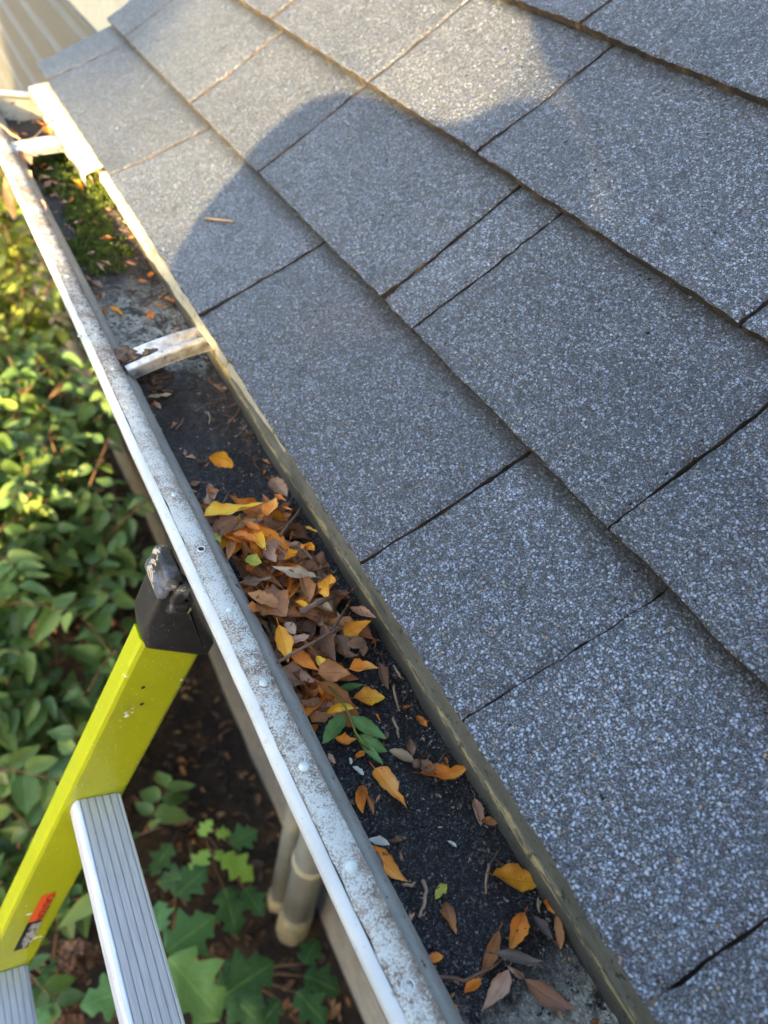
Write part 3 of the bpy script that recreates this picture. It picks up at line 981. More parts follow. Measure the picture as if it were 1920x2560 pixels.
def grit():
    """loose crumbs, granules and shreds lying on the sediment"""
    vs, fs = [], []
    r = random.Random(11)
    for _ in range(5200):
        y = r.uniform(-0.02, 1.0); x = r.uniform(-0.064, 0.0165)
        if r.random() < 0.35: x = 0.0165 - abs(r.gauss(0, 0.012))
        x = max(-0.066, min(0.0168, x))
        z = soil_z(x, y)
        s = r.choice((0.0004, 0.0005, 0.0006, 0.0008, 0.0011))
        o = len(vs)
        e = r.uniform(0.6, 2.2)
        rot = Matrix.Rotation(r.uniform(0, 6.28), 3, 'Z') @ Matrix.Rotation(r.uniform(-0.6, 0.6), 3, 'X')
        for c in ((-1, -1, -.5), (1, -.8, -.5), (.9, 1, -.5), (-.8, .9, -.5), (-.6, -.7, .6), (.7, -.6, .5), (.5, .6, .7), (-.7, .5, .5)):
            v = rot @ Vector((c[0] * s * e * r.uniform(.4, 1.1), c[1] * s * r.uniform(.4, 1.1), c[2] * s * r.uniform(.4, 1)))
            vs.append(v + Vector((x, y, z + s * 0.3)))
        fs += [(o + 3, o + 2, o + 1, o), (o + 4, o + 5, o + 6, o + 7), (o, o + 1, o + 5, o + 4), (o + 1, o + 2, o + 6, o + 5), (o + 2, o + 3, o + 7, o + 6), (o + 3, o, o + 4, o + 7)]
    n = N('loose crumbs')
    p = n.pos()
    v = n.vor(p, 160)
    sc = n.n('SeparateColor'); n.l(v.outputs['Color'], sc.inputs[0])
    c = n.ramp(sc.outputs[0], [(0.0, (0.012, 0.012, 0.012)), (0.4, (0.05, 0.045, 0.042)), (0.6, (0.10, 0.065, 0.045)), (0.8, (0.17, 0.12, 0.085)), (0.95, (0.26, 0.25, 0.23)), (1.0, (0.36, 0.20, 0.08))])
    n.set(c, 0.7)
    o = link('crumbs', mesh('crumbs', vs, fs), n.m)
    tag(o, 'loose granules and leaf crumbs strewn along the gutter floor', 'debris', kind='stuff')
grit()

# ------------------------------------------------------------------ fallen leaves
def leaf_mesh(name, L, wr=0.38, curl=0.0, fold=0.3, twist=0.0, wave=0.15, prof='oval', seed=0, stalk=0.16, bend=0.0, nv=16, nu=8, notch=None):
    """leaf along +X from base (0,0,0) to tip (L,0,0) before curling; curl = total arc (radians) along its length"""
    r = random.Random(seed)
    vs, uvs, fs = [], [], []
    def width(v):
        if prof == 'oval': w = math.sin(math.pi * v ** 0.85) ** 0.8
        elif prof == 'lance': w = math.sin(math.pi * v ** 0.75) ** 1.15
        elif prof == 'ovate': w = math.sin(math.pi * v ** 0.62) ** 0.9 * (1 - 0.25 * v)
        else: w = math.sin(math.pi * v ** 1.25) ** 0.8
        return max(0.0, w) * wr * L * 0.5
    ph = r.uniform(0, 6)
    # centre line
    P = Vector((0, 0, 0)); ang = -curl / 2
    cs = []
    yaw = 0
    for i in range(nv + 1):
        v = i / nv
        T = Vector((math.cos(ang) * math.cos(yaw), math.sin(yaw), math.sin(ang)))
        cs.append((P.copy(), T.copy()))
        P = P + T * (L / nv)
        ang += curl / nv * (0.6 + 0.8 * v)
        yaw += bend / nv
    for i in range(nv + 1):
        v = i / nv
        c, T = cs[i]
        S = Vector((-T.y, T.x, 0)).normalized()
        U = T.cross(S) * -1
        if U.z < -0.99: U = -U
        U = S.cross(T) * -1
        w = width(v)
        tw = twist * (v - 0.3)
        for j in range(nu + 1):
            u = j / nu * 2 - 1
            ww = w * (1 + 0.07 * math.sin(v * 31 + ph + u))
            if notch and (u > 0.2) == (notch[2] > 0) and abs(v - notch[0]) < notch[1]:
                ww *= 0.35 + 0.65 * abs(v - notch[0]) / notch[1]
            y = u * ww * math.cos(fold * abs(u))
            h = abs(u) * ww * math.sin(fold * abs(u) + fold * 0.5) + wave * w * math.sin(v * 9 + ph) * abs(u) * u + wave * w * 0.6 * math.sin(v * 17 + ph * 2) * u * u
            y, h = y * math.cos(tw) - h * math.sin(tw), y * math.sin(tw) + h * math.cos(tw)
            N_ = T.cross(S)
            vs.append(c + S * y + N_ * h)
            uvs.append((j / nu, v))
    W = nu + 1
    for i in range(nv):
        for j in range(nu):
            a = i * W + j
            fs.append((a, a + W, a + W + 1, a + 1))
    if stalk:
        c, T = cs[0]
        e = c - T * (L * stalk)
        b1 = Vector((0, 1, 0)) * L * 0.012
        b2 = Vector((0, 0, 1)) * L * 0.012
        o = len(vs)
        for q in (c, e):
            vs += [q + b1, q + b2, q - b1, q - b2]; uvs += [(0.5, 0.0)] * 4
        for k in range(4):
            k2 = (k + 1) % 4
            fs.append((o + k, o + k2, o + 4 + k2, o + 4 + k))
    # centre on its middle and rest its lowest point on z=0
    zc = min(v.z for v in vs)
    mx = sum(v.x for v in vs) / len(vs); my = sum(v.y for v in vs) / len(vs)
    vs = [Vector((v.x - mx, v.y - my, v.z - zc)) for v in vs]
    return mesh(name, vs, fs, True, uvs)
LEAVES = 'fallen leaves lying in the gutter'
PILE = 'leaves heaped in the gutter leaf pile'
def leaf_at(base, tip, mat, label, z=SZ + 0.003, roll=0.0, pitch=0.0, group=LEAVES, Lf=1.06, name='leaf', **kw):
    """base, tip: where its two ends lie (points along the gutter floor)"""
    a, b = at_z(base[0], base[1], z), at_z(tip[0], tip[1], z)
    d = b - a
    L = d.length * Lf
    kw.setdefault('seed', int(base[0] * 7 + base[1]))
    arc = kw.get('curl', 0.0)
    if abs(arc) > 0.3: L *= min(1.9, (arc / 2) / max(0.2, math.sin(min(arc, 3.6) / 2)) if arc > 0 else (abs(arc) / 2) / max(0.2, math.sin(min(abs(arc), 3.6) / 2)))
    o = link(name, leaf_mesh(name, L, **kw), M[mat])
    o.location = (a + b) / 2
    o.rotation_euler = (roll, pitch, math.atan2(d.y, d.x))
    tag(o, label, 'leaf', group)
    return o
PZ = SZ + 0.020
LP = [  # the leaf pile, upper leaves
 ((510, 1298), (655, 1262), 'yellow', 'long yellow leaf lying across the upper end of the pile', dict(wr=.36, prof='ovate', fold=.35, curl=.3)),
 ((668, 1290), (690, 1246), 'orange', 'light orange pointed leaf beside the gutter back above the pile', dict(wr=.55, prof='ovate')),
 ((676, 1196), (716, 1243), 'brown', 'dull brown leaf leaning on gutter back above the pile', dict(wr=.45, roll=.4)),
 ((687, 1236), (711, 1254), 'orange', 'small orange leaf just under the dull brown leaf by the back', dict(wr=.4)),
 ((706, 1266), (728, 1277), 'orange', 'tiny orange curled leaf next to gutter back', dict(wr=.3, curl=.8)),
 ((527, 1326), (549, 1366), 'lime', 'yellow green leaf standing against front wall of gutter', dict(wr=.45, pitch=-.2)),
 ((575, 1350), (568, 1408), 'russet', 'russet folded leaf below the yellow green leaf', dict(wr=.42, fold=.9)),
 ((582, 1340), (642, 1356), 'orange', 'peach orange curled leaf in the upper pile', dict(wr=.48, fold=.6, curl=.5)),
 ((606, 1300), (652, 1331), 'orange', 'orange brown leaf sloping under the long yellow leaf', dict(wr=.42)),
 ((640, 1335), (658, 1380), 'yellow', 'yellow folded leaf at centre of upper pile', dict(wr=.6, fold=.9)),
 ((665, 1364), (690, 1406), 'pink', 'pale torn leaf with brown spots in the upper pile', dict(wr=.5, notch=(.6, .2, 1))),
 ((613, 1398), (652, 1408), 'lime', 'greenish yellow leaf half buried in the pile', dict(wr=.75)),
 ((614, 1432), (640, 1408), 'orange', 'orange oval leaf on the greenish yellow one', dict(wr=.6, fold=.6)),
 ((709, 1402), (746, 1382), 'yellow', 'golden leaf folded double right of pile centre', dict(wr=.75, fold=1.1)),
 ((764, 1358), (789, 1370), 'yellow', 'golden ring curled leaf near the gutter back', dict(wr=.36, curl=4.2, roll=1.25)),
 ((762, 1318), (794, 1332), 'yellow', 'narrow golden leaf above the ring curled one', dict(wr=.42)),
 ((792, 1437), (682, 1430), 'tan', 'large grey tan leaf lying flat on the pile', dict(wr=.38, prof='ovate', fold=.2, stalk=.1)),
 ((604, 1462), (682, 1448), 'brown', 'large brown veined leaf beside the grey tan one', dict(wr=.5, prof='ovate', fold=.25)),
 ((668, 1478), (706, 1548), 'russet', 'broad russet leaf half orange in middle of pile', dict(wr=.72, prof='oval', fold=.25)),
 ((834, 1436), (813, 1502), 'yellow', 'golden leaf with a twisted tip by the gutter back', dict(wr=.5, twist=1.4, prof='back')),
 ((752, 1448), (776, 1505), 'russet', 'red brown curled leaf right of pile centre', dict(wr=.6, fold=.9)),
 ((610, 1524), (662, 1530), 'orange', 'orange leaf poking out over the gutter front', dict(wr=.6, prof='ovate', fold=.5)),
 ((737, 1508), (782, 1526), 'yellow', 'small golden boat shaped leaf', dict(wr=.42, fold=.9)),
 ((874, 1522), (936, 1546), 'pink', 'pinkish grey leaf curled against gutter back', dict(wr=.45, fold=.9, roll=.3)),
 ((861, 1591), (921, 1552), 'yellow', 'bright yellow leaf beside the black grit', dict(wr=.48, prof='ovate')),
 ((840, 1585), (866, 1640), 'brown', 'brown oval leaf below the bright yellow one', dict(wr=.5)),
 ((916, 1602), (868, 1618), 'brown', 'reddish brown oval leaf beside the brown oval', dict(wr=.55)),
 ((689, 1568), (727, 1656), 'yellow', 'long yellow leaf along the front side of pile', dict(wr=.34, prof='lance', fold=.3)),
 ((728, 1620), (790, 1682), 'orange', 'long orange leaf in the lower pile', dict(wr=.36, prof='lance', fold=.5)),
 ((789, 1640), (812, 1680), 'yellow', 'small pointed yellow leaf on the lower pile', dict(wr=.45, fold=.5)),
 ((796, 1690), (872, 1676), 'russet', 'broad tan red leaf at lower end of pile', dict(wr=.66, prof='ovate', fold=.3)),
 ((871, 1686), (942, 1660), 'orange', 'bright orange leaf at lower end of pile', dict(wr=.5, prof='ovate', fold=.6)),
 ((712, 1558), (738, 1586), 'pink', 'pale pink oval leaf in the middle of pile', dict(wr=.62)),
 ((719, 1606), (772, 1594), 'pink', 'pinkish tan narrow leaf below the pink oval', dict(wr=.4)),
 ((812, 1570), (830, 1650), 'brown', 'mauve brown long leaf standing in the lower pile', dict(wr=.4, fold=.8)),
 ((700, 1512), (622, 1490), 'russet', 'rusty leaf lying under the broad russet one', dict(wr=.45)),
 ((692, 1545), (760, 1535), 'russet', 'thin rusty leaf edge across pile middle', dict(wr=.4, fold=.7)),
]
for i, (b, t, m_, lab, kw) in enumerate(LP):
    kw = dict(kw)
    kw.setdefault('twist', rng.uniform(-.6, .6)); kw.setdefault('curl', rng.uniform(.1, .8)); kw.setdefault('wave', .18); kw.setdefault('bend', rng.uniform(-.4, .4)); kw['wr'] = kw['wr'] * 1.15
    leaf_at(b, t, m_, lab, PZ + 0.0015 * (i % 4), group=PILE, roll=kw.pop('roll', rng.uniform(-.35, .35)), pitch=kw.pop('pitch', rng.uniform(-.2, .2)), **kw)
# the rest of the pile: leaves that nothing tells apart
kinds = [('tan', 'tan leaf among the many in the leaf pile'), ('yellow', 'yellow leaf among the many in the leaf pile'), ('russet', 'russet leaf among the many in the leaf pile'), ('brown', 'dark brown leaf among the many in the leaf pile'), ('pink', 'pinkish brown leaf among the many in the leaf pile'), ('orange', 'orange leaf among the many in the leaf pile')]
protos = []
for k in range(8):
    protos.append(leaf_mesh('leaf', 0.033 + 0.003 * (k % 4), wr=rng.uniform(.36, .56), curl=rng.uniform(-.5, 1.5), fold=rng.uniform(.25, 1.1), twist=rng.uniform(-1, 1), wave=.3, prof=('oval', 'ovate', 'lance', 'back')[k % 4], seed=k, nv=14, nu=6))
def pile_leaf(x, y, z, m_, lab, group, sc, k):
    me = protos[k].copy()
    me.materials.clear(); me.materials.append(M[m_])
    o = link('leaf', me)
    o.location = (x, y, z); o.scale = (sc,) * 3
    o.rotation_euler = (rng.gauss(0, .6), rng.gauss(0, .45), rng.uniform(0, 6.28))
    tag(o, lab, 'leaf', group)
pa = [(515, 1285), (600, 1450), (660, 1600), (740, 1790), (830, 1790), (925, 1660), (880, 1520), (800, 1440), (760, 1340), (660, 1275)]
def inside(px, py, poly):
    c = False
    for i in range(len(poly)):
        (x1, y1), (x2, y2) = poly[i], poly[i - 1]
        if (y1 > py) != (y2 > py) and px < (x2 - x1) * (py - y1) / (y2 - y1) + x1: c = not c
    return c
cnt = 0
pw = [at_z(a, b, SZ) for a, b in pa]
while cnt < 105:
    x, y = rng.uniform(-.07, .02), rng.uniform(.15, .5)
    if not inside(x, y, [(q.x, q.y) for q in pw]): continue
    if x > -0.004 and rng.random() < .55: continue
    x = max(-.052, min(x, 0.002))
    lvl = cnt / 105
    mm, lab = rng.choices(kinds, (14, 3, 34, 20, 14, 17))[0]
    if y < .25 and mm in ('yellow', 'tan'): mm, lab = kinds[2]
    pile_leaf(x, y, soil_z(x, y) + 0.0005 + 0.009 * lvl * rng.uniform(.6, 1), mm, lab, PILE, rng.uniform(.8, 1.22), rng.randrange(8))
    cnt += 1
# single leaves down the gutter
LS = [
 ((541, 1136), (588, 1160), 'yellow', 'golden C curled leaf alone on the dark mud', dict(wr=.42, curl=3.0, roll=1.2, z=SZ + .010)),
 ((516, 1216), (538, 1250), 'pink', 'small pink tan leaf above the pile near the gutter front', dict(wr=.4)),
 ((520, 1236), (545, 1224), 'orange', 'small peach curled leaf above the pile', dict(wr=.6, curl=.8)),
 ((370, 1000), (428, 986), 'tan', 'pale tan leaf on mud just below the hanger', dict(wr=.3)),
 ((385, 1008), (402, 1020), 'pink', 'tiny pink leaf beside the pale tan leaf', dict(wr=.5)),
 ((272, 775), (312, 788), 'yellow', 'small golden leaf above the hanger', dict(wr=.4, curl=.9)),
 ((240, 766), (234, 792), 'yellow', 'tiny yellow leaf stuck inside front lip', dict(wr=.4, z=-0.05)),
 ((192, 468), (222, 492), 'yellow', 'golden twisted leaf on the moss', dict(wr=.42, curl=1.8, twist=1, roll=.9)),
 ((224, 480), (262, 492), 'orange', 'orange leaf lying on the moss by the drip edge', dict(wr=.38)),
 ((156, 478), (164, 512), 'pink', 'pale pink upright leaf between moss cushions', dict(wr=.45)),
 ((120, 530), (138, 552), 'pink', 'pink brown leaf against far front lip', dict(wr=.5)),
 ((130, 542), (152, 530), 'brown', 'brown narrow leaf against far front lip', dict(wr=.35)),
 ((184, 382), (206, 424), 'orange', 'flame orange leaf behind the flashing', dict(wr=.5)),
 ((165, 385), (180, 392), 'orange', 'bright orange leaf in the far gutter corner', dict(wr=.6)),
 ((172, 372), (192, 408), 'orange', 'rust orange leaf under the cream flashing', dict(wr=.5)),
 ((90, 400), (106, 412), 'pink', 'tan leaf below the far hanger', dict(wr=.55)),
 ((60, 385), (70, 410), 'brown', 'brown leaf hooked on the far lip', dict(wr=.5, z=-0.03)),
 ((92, 306), (108, 312), 'orange', 'small orange leaf stuck on the end cap', dict(wr=.4, z=-0.05)),
 ((114, 322), (128, 340), 'orange', 'hanging orange leaf beside the end cap', dict(wr=.4, z=-0.045)),
 ((12, 330), (26, 345), 'yellow', 'yellow leaf in the far end corner', dict(wr=.7, z=-0.06)),
 ((30, 336), (46, 344), 'orange', 'orange leaf in the far end corner', dict(wr=.6, z=-0.058)),
 ((804, 1768), (886, 1764), 'yellow', 'golden leaf arching like a bridge below the pile', dict(wr=.19, curl=2.5, z=SZ + .010, roll=.9, fold=.4, twist=0, bend=0, wave=.1)),
 ((884, 1748), (957, 1744), 'yellow', 'golden oval leaf on black grit below the pile', dict(wr=.52, prof='oval', fold=.3)),
 ((834, 1842), (888, 1868), 'orange', 'orange leaf curled like a claw beside the green sprig', dict(wr=.55, curl=1.3, bend=1.2, fold=.7)),
 ((886, 1894), (914, 1880), 'orange', 'small flat orange leaf below the claw shaped one', dict(wr=.45)),
 ((1050, 1932), (1164, 1936), 'orange', 'orange leaf shaped like spread bat wings', dict(wr=.36, curl=.6, fold=.5, notch=(.62, .2, 1), bend=.3)),
 ((932, 1926), (1016, 2018), 'orange', 'large tan orange leaf with a notch in its side', dict(wr=.44, prof='ovate', fold=.3, notch=(.62, .14, 1), roll=-.15)),
 ((912, 1962), (896, 2036), 'orange', 'tan orange leaf standing on edge by gutter front', dict(wr=.5, fold=.8, bend=.4)),
 ((908, 1990), (938, 2034), 'russet', 'small russet folded leaf beside the upright tan one', dict(wr=.4, fold=1.1)),
 ((1186, 2000), (1196, 2062), 'pink', 'mauve half moon leaf by the gutter back', dict(wr=.55, fold=.9)),
 ((1200, 2064), (1250, 2052), 'russet', 'dark red curled leaf below the half moon leaf', dict(wr=.35, curl=1.0)),
 ((930, 2112), (1006, 2212), 'orange', 'long orange leaf against the gutter front', dict(wr=.32, prof='lance', fold=.4)),
 ((934, 2130), (962, 2182), 'brown', 'thin brown shred over the long orange leaf', dict(wr=.22, z=SZ + .010)),
 ((1225, 2196), (1346, 2206), 'yellow', 'large golden orange leaf with brown tips', dict(wr=.42, prof='oval', fold=.35, curl=.5)),
 ((1232, 2148), (1262, 2176), 'brown', 'brown curled leaf above the large golden one', dict(wr=.4, fold=.9)),
 ((1352, 2250), (1402, 2262), 'orange', 'orange triangular leaf leaning on gutter back', dict(wr=.75, prof='back', roll=.5)),
 ((1334, 2290), (1376, 2350), 'grey', 'grey shrivelled leaf near gutter back', dict(wr=.5, fold=.9)),
 ((1386, 2290), (1412, 2368), 'russet', 'rusty leaf propped up against gutter back', dict(wr=.3, roll=.8)),
 ((1310, 2288), (1270, 2372), 'orange', 'orange leaf with a curled side arm', dict(wr=.5, fold=.7, curl=.6)),
 ((1240, 2330), (1206, 2440), 'russet', 'long brown orange curled leaf near the frame bottom', dict(wr=.36, curl=.8, fold=.9)),
 ((1228, 2388), (1352, 2400), 'grey', 'long grey curled leaf lying crosswise', dict(wr=.26, prof='lance', fold=.8, curl=.5, z=SZ + .010)),
 ((1268, 2408), (1214, 2548), 'pink', 'long pinkish leaf at bottom of the gutter', dict(wr=.34, prof='lance', fold=.4)),
 ((1314, 2440), (1430, 2540), 'two', 'yellow leaf turning brown at one end', dict(wr=.30, prof='lance', fold=.35, curl=.4)),
 ((1118, 2254), (1128, 2336), 'russet', 'tan brown narrow oval leaf on black grit', dict(wr=.40, prof='oval', fold=.3)),
 ((1068, 2400), (1106, 2390), 'orange', 'small peach leaf beside gutter front', dict(wr=.5)),
 ((1162, 2486), (1200, 2448), 'orange', 'peach folded leaf near the frame bottom', dict(wr=.5, fold=.7)),
 ((1120, 2510), (1146, 2540), 'orange', 'pale orange leaf by the front at frame bottom', dict(wr=.55, fold=.5)),
 ((1150, 2464), (1132, 2450), 'brown', 'dark brown curled leaf behind the peach folded one', dict(wr=.5, fold=.9)),
 ((1118, 2216), (1086, 2246), 'lime', 'small lobed yellow green leaf on black grit', dict(wr=.45, wave=.5)),
 ((985, 2298), (1006, 2288), 'orange', 'orange leaf caught on the inner gutter lip', dict(wr=.5, z=-0.045)),
 ((828, 1972), (838, 1990), 'pink', 'pale leaf scrap stuck on the inner gutter lip', dict(wr=.5, z=-0.04)),
 ((820, 1880), (836, 1912), 'pink', 'pinkish oval leaf tucked under the lip', dict(wr=.4)),
 ((958, 1854), (970, 1830), 'brown', 'brown pointed scrap above the winged seed', dict(wr=.4)),
 ((1020, 1850), (1030, 1892), 'brown', 'mauve brown scrap behind the winged seed', dict(wr=.45)),
 ((1044, 1790), (1064, 1820), 'orange', 'peach chip near the gutter back', dict(wr=.5, curl=.8)),
 ((740, 1728), (760, 1790), 'russet', 'rolled russet leaf at the foot of the pile', dict(wr=.6, curl=1.6, fold=.9)),
 ((790, 1700), (762, 1772), 'orange', 'orange edged brown leaf at the foot of the pile', dict(wr=.5, fold=.8)),
 ((806, 1722), (800, 1788), 'pink', 'dusty pink narrow leaf at the foot of the pile', dict(wr=.35)),
 ((944, 1664), (968, 1726), 'brown', 'dark brown leaf standing beside the bright orange one', dict(wr=.42, fold=.9)),
 ((903, 1610), (912, 1640), 'pink', 'pale grey pink small leaf beside the grit', dict(wr=.5)),
 ((62, 428), (84, 444), 'tan', 'tan curled leaf lying across the far lip', dict(wr=.35, z=-0.021, fold=.8)),
 ((86, 500), (112, 536), 'pink', 'long tan leaf lying along the inner far lip', dict(wr=.3, z=-0.03)),
 ((860, 1740), (856, 1764), 'pink', 'small pink scrap under the arching leaf', dict(wr=.5)),
 ((160, 600), (182, 612), 'tan', 'pale tan leaf at the lower end of moss', dict(wr=.5)),
 ((300, 660), (318, 668), 'pink', 'pink scrap on pale crusted mud', dict(wr=.5)),
 ((222, 700), (262, 722), 'brown', 'grey brown leaf above the golden one near front lip', dict(wr=.35)),
 ((240, 668), (300, 680), 'brown', 'long flat brown shred on pale crust', dict(wr=.2)),
]
for b, t, m_, lab, kw in LS:
    kw = dict(kw)
    kw.setdefault('curl', rng.uniform(.2, 1.0)); kw.setdefault('twist', rng.uniform(-.8, .8)); kw.setdefault('wave', .2); kw.setdefault('bend', rng.uniform(-.5, .5)); kw['wr'] = kw['wr'] * 1.15
    leaf_at(b, t, m_, lab, roll=kw.pop('roll', rng.uniform(-.25, .25)), pitch=kw.pop('pitch', rng.uniform(-.15, .15)), **kw)
# leaf dangling on the outside of the far gutter lip
o = link('leaf', leaf_mesh('leaf', 0.06, wr=.42, curl=1.2, fold=.7, twist=.8, seed=5), M['brown'])
o.location = at_z(8, 500, -0.06); o.rotation_euler = (0.4, 1.25, 0.7)
tag(o, 'dark curled leaf hanging on the outside of far lip', 'leaf', LEAVES)
# small scraps
scr = 0
for _ in range(150):
    y = rng.uniform(0.0, 1.28); x = rng.choice((rng.uniform(-.058, .012), rng.gauss(.008, .006), rng.gauss(-.05, .008)))
    x = max(-.06, min(x, .014))
    far = y > .55
    mm = rng.choice(('russet', 'brown', 'pink', 'brown', 'orange', 'tan'))
    k = rng.randrange(8)
    pile_leaf(x, y, soil_z(x, y) + (.0005 if y < .8 else .008), mm, 'tiny %s leaf scrap scattered on the gutter mud' % {'russet': 'russet', 'brown': 'dark brown', 'pink': 'pinkish', 'orange': 'orange', 'tan': 'tan'}[mm], 'tiny leaf scraps scattered along the gutter', rng.uniform(.14, .34) * (1.3 if far else 1), k)
# white petal scraps
for (px, py, L, a, lab) in ((895, 1927, .012, 1.9, 'white petal scrap below the green sprig'), (946, 2106, .017, 2.4, 'white oval petal at the end of long orange leaf'), (1130, 2110, .008, 2.0, 'tiny lilac white petal on black grit'), (1372, 2180, .014, 2.2, 'pale petal stuck on the gutter back'), (876, 1902, .007, 1.2, 'tiny white petal near gutter front')):
    o = link('petal', leaf_mesh('petal', L * .75, wr=.45, prof='oval', fold=.4, stalk=0, seed=px, nv=8, nu=4), M['petal'])
    p = at_z(px, py, SZ + .003); o.location = p; o.rotation_euler = (.2, .2, a)
    tag(o, lab, 'petal', 'pale petals in the gutter')
# winged seed
def samara():
    root = empty('winged_seed', at_z(1034, 1902, SZ + .003))
    tag(root, 'tan maple winged seed with two blades on black grit', 'seed', 'seeds and sprigs in the gutter')
    for (b, t, sdd) in (((1042, 1908), (974, 1876), 4), ((1038, 1908), (1086, 1922), 9)):
        a, c = at_z(*b, SZ + .005), at_z(*t, SZ + .005)
        d = c - a
        o = link('wing', leaf_mesh('wing', d.length * 1.05, wr=(.44 if sdd == 4 else .62), prof='back', fold=.25, wave=.06, stalk=0, seed=sdd), M['samara'])
        o.parent = root
        o.location = (a + c) / 2 - root.location
        o.rotation_euler = (.15, 0, math.atan2(d.y, d.x))
    bm = bmesh.new(); bmesh.ops.create_uvsphere(bm, u_segments=12, v_segments=8, radius=1)
    for v in bm.verts: v.co = Vector((v.co.x * .0032, v.co.y * .0026, v.co.z * .002))
    s = link('nut', from_bm('nut', bm, True), M['samara']); s.parent = root
    s.location = (at_z(1042, 1909, SZ + .006) - root.location); s.rotation_euler = (0, 0, .8)
samara()
# green sprig
def sprig():
    z = SZ + .006
    root = empty('green_sprig', at_z(880, 1800, z))
    tag(root, 'fresh green sprig with five leaves on black grit', 'sprig', 'seeds and sprigs in the gutter')
    pts = [at_z(px, py, z + h) for px, py, h in ((806, 1698, .004), (836, 1730, .006), (862, 1764, .007), (876, 1794, .006), (888, 1830, .005), (906, 1856, .004), (924, 1872, .003))]
    vs, fs = tube([p - root.location for p in pts], 0.0007, 7)
    st = link('stem', mesh('stem', vs, fs, True), M['lime']); st.parent = root
    for b, t, wr in (((862, 1786), (812, 1850), .46), ((876, 1788), (962, 1838), .36), ((892, 1836), (966, 1872), .42), ((902, 1852), (956, 1902), .34), ((894, 1838), (930, 1862), .5), ((848, 1716), (906, 1706), .3)):
        a, c = at_z(*b, z + .004), at_z(*t, z + .004)
        d = c - a
        o = link('leaf', leaf_mesh('leaf', d.length * 1.08, wr=wr, prof='oval', fold=.35, curl=.4, wave=.12, stalk=.06, seed=int(b[0])), M['green'])
        o.parent = root
        o.location = (a + c) / 2 - root.location + Vector((0, 0, -.003))
        o.rotation_euler = (rng.uniform(-.3, .3), 0, math.atan2(d.y, d.x))
sprig()
# twigs and stalks
def twig(pts, r, mat, lab, group='dry twigs and stalks in the gutter', name='twig'):
    c = pts[len(pts) // 2]
    n = len(pts)
    vs, fs = tube([p - c for p in pts], [r * (1 - .4 * i / (n - 1)) for i in range(n)], 6)
    o = link(name, mesh(name, vs, fs, True), mat)
    o.location = c
    tag(o, lab, 'twig', group)
def tw(pp, r, m_, lab, z=SZ + .004, hump=.003):
    pts = []
    n = len(pp)
    for i, (a, b) in enumerate(pp):
        pts.append(at_z(a, b, z + hump * math.sin(math.pi * i / (n - 1))))
    # refine
    q = []
    for i in range(n - 1):
        for k in range(4):
            q.append(pts[i].lerp(pts[i + 1], k / 4) + Vector((rng.uniform(-1, 1), rng.uniform(-1, 1), 0)) * r * .35)
    q.append(pts[-1])
    twig(q, r, M[m_], lab)
tw([(1058, 2200), (1066, 2230), (1060, 2265), (1046, 2292)], .0012, 'twigp', 'bent pale stalk left of the small lobed green leaf')
tw([(1222, 2160), (1216, 2200), (1214, 2236)], .0009, 'twigp', 'short brown stalk left of the large golden leaf')
tw([(982, 1795), (994, 1822), (997, 1845)], .0011, 'twigp', 'short pale stalk upright beside the green sprig')
tw([(984, 1715), (990, 1748), (1000, 1778)], .0010, 'twigp', 'thin pale stalk right of the golden oval leaf')
tw([(1098, 1905), (1108, 1888), (1125, 1872)], .0006, 'twig', 'thin curved stem near the gutter back')
tw([(752, 1530), (795, 1508), (832, 1490)], .0026, 'twig', 'short dark stick lying in the pile', z=PZ + .004)
tw([(694, 1655), (760, 1618), (830, 1580), (848, 1566)], .0012, 'twig', 'long thin stem laid over the lower pile', z=PZ + .007)
tw([(552, 1272), (568, 1240), (572, 1232)], .0012, 'twig', 'forked twig above the pile')
tw([(570, 1236), (588, 1252), (604, 1270)], .0012, 'twig', 'second arm of twig above the pile')
tw([(748, 1362), (765, 1380), (782, 1400)], .0016, 'twig', 'straight brown stem under the ring curled leaf', z=PZ)
tw([(700, 1340), (730, 1300), (752, 1270)], .0014, 'twig', 'dark stem at the upper end of pile', z=PZ)
tw([(828, 1576), (850, 1545), (878, 1500)], .0012, 'twig', 'dark stem running to gutter back', z=PZ)
tw([(985, 1665), (1000, 1690), (1008, 1698)], .0010, 'twigp', 'orange brown stub beside gutter back')
tw([(570, 1060), (590, 1040), (600, 1020)], .0014, 'twig', 'pinkish twig by the gutter back below hanger')
tw([(440, 1075), (452, 1060), (462, 1042)], .0012, 'twig', 'short twig on the mud in the middle')
tw([(520, 1030), (526, 1045), (522, 1060)], .0010, 'twigp', 'pale stub on the mud near gutter back')
tw([(1008, 2212), (1030, 2214), (1038, 2206)], .0010, 'twigp', 'stalk at the tip of the long orange leaf')
tw([(0, 310), (30, 336), (52, 348)], .0022, 'twigp', 'pale stick across the far gutter corner', z=-.022)
tw([(150, 282), (120, 310), (85, 345), (60, 352)], .0011, 'twigp', 'long bent grass stem from the flashing to the far hanger', z=-.012)
tw([(160, 560), (180, 572), (188, 585)], .0010, 'twigp', 'curved pale stalk on the moss')
tw([(30, 464), (50, 470), (80, 480)], .0012, 'twig', 'dark twig across the far lip', z=-.018)
tw([(440, 800), (455, 830), (470, 840)], .0010, 'twig', 'thin twig beside the hanger clip')
tw([(1090, 2440), (1160, 2450), (1230, 2420), (1260, 2390)], .0010, 'twig', 'dark thin stem between the bottom leaves')
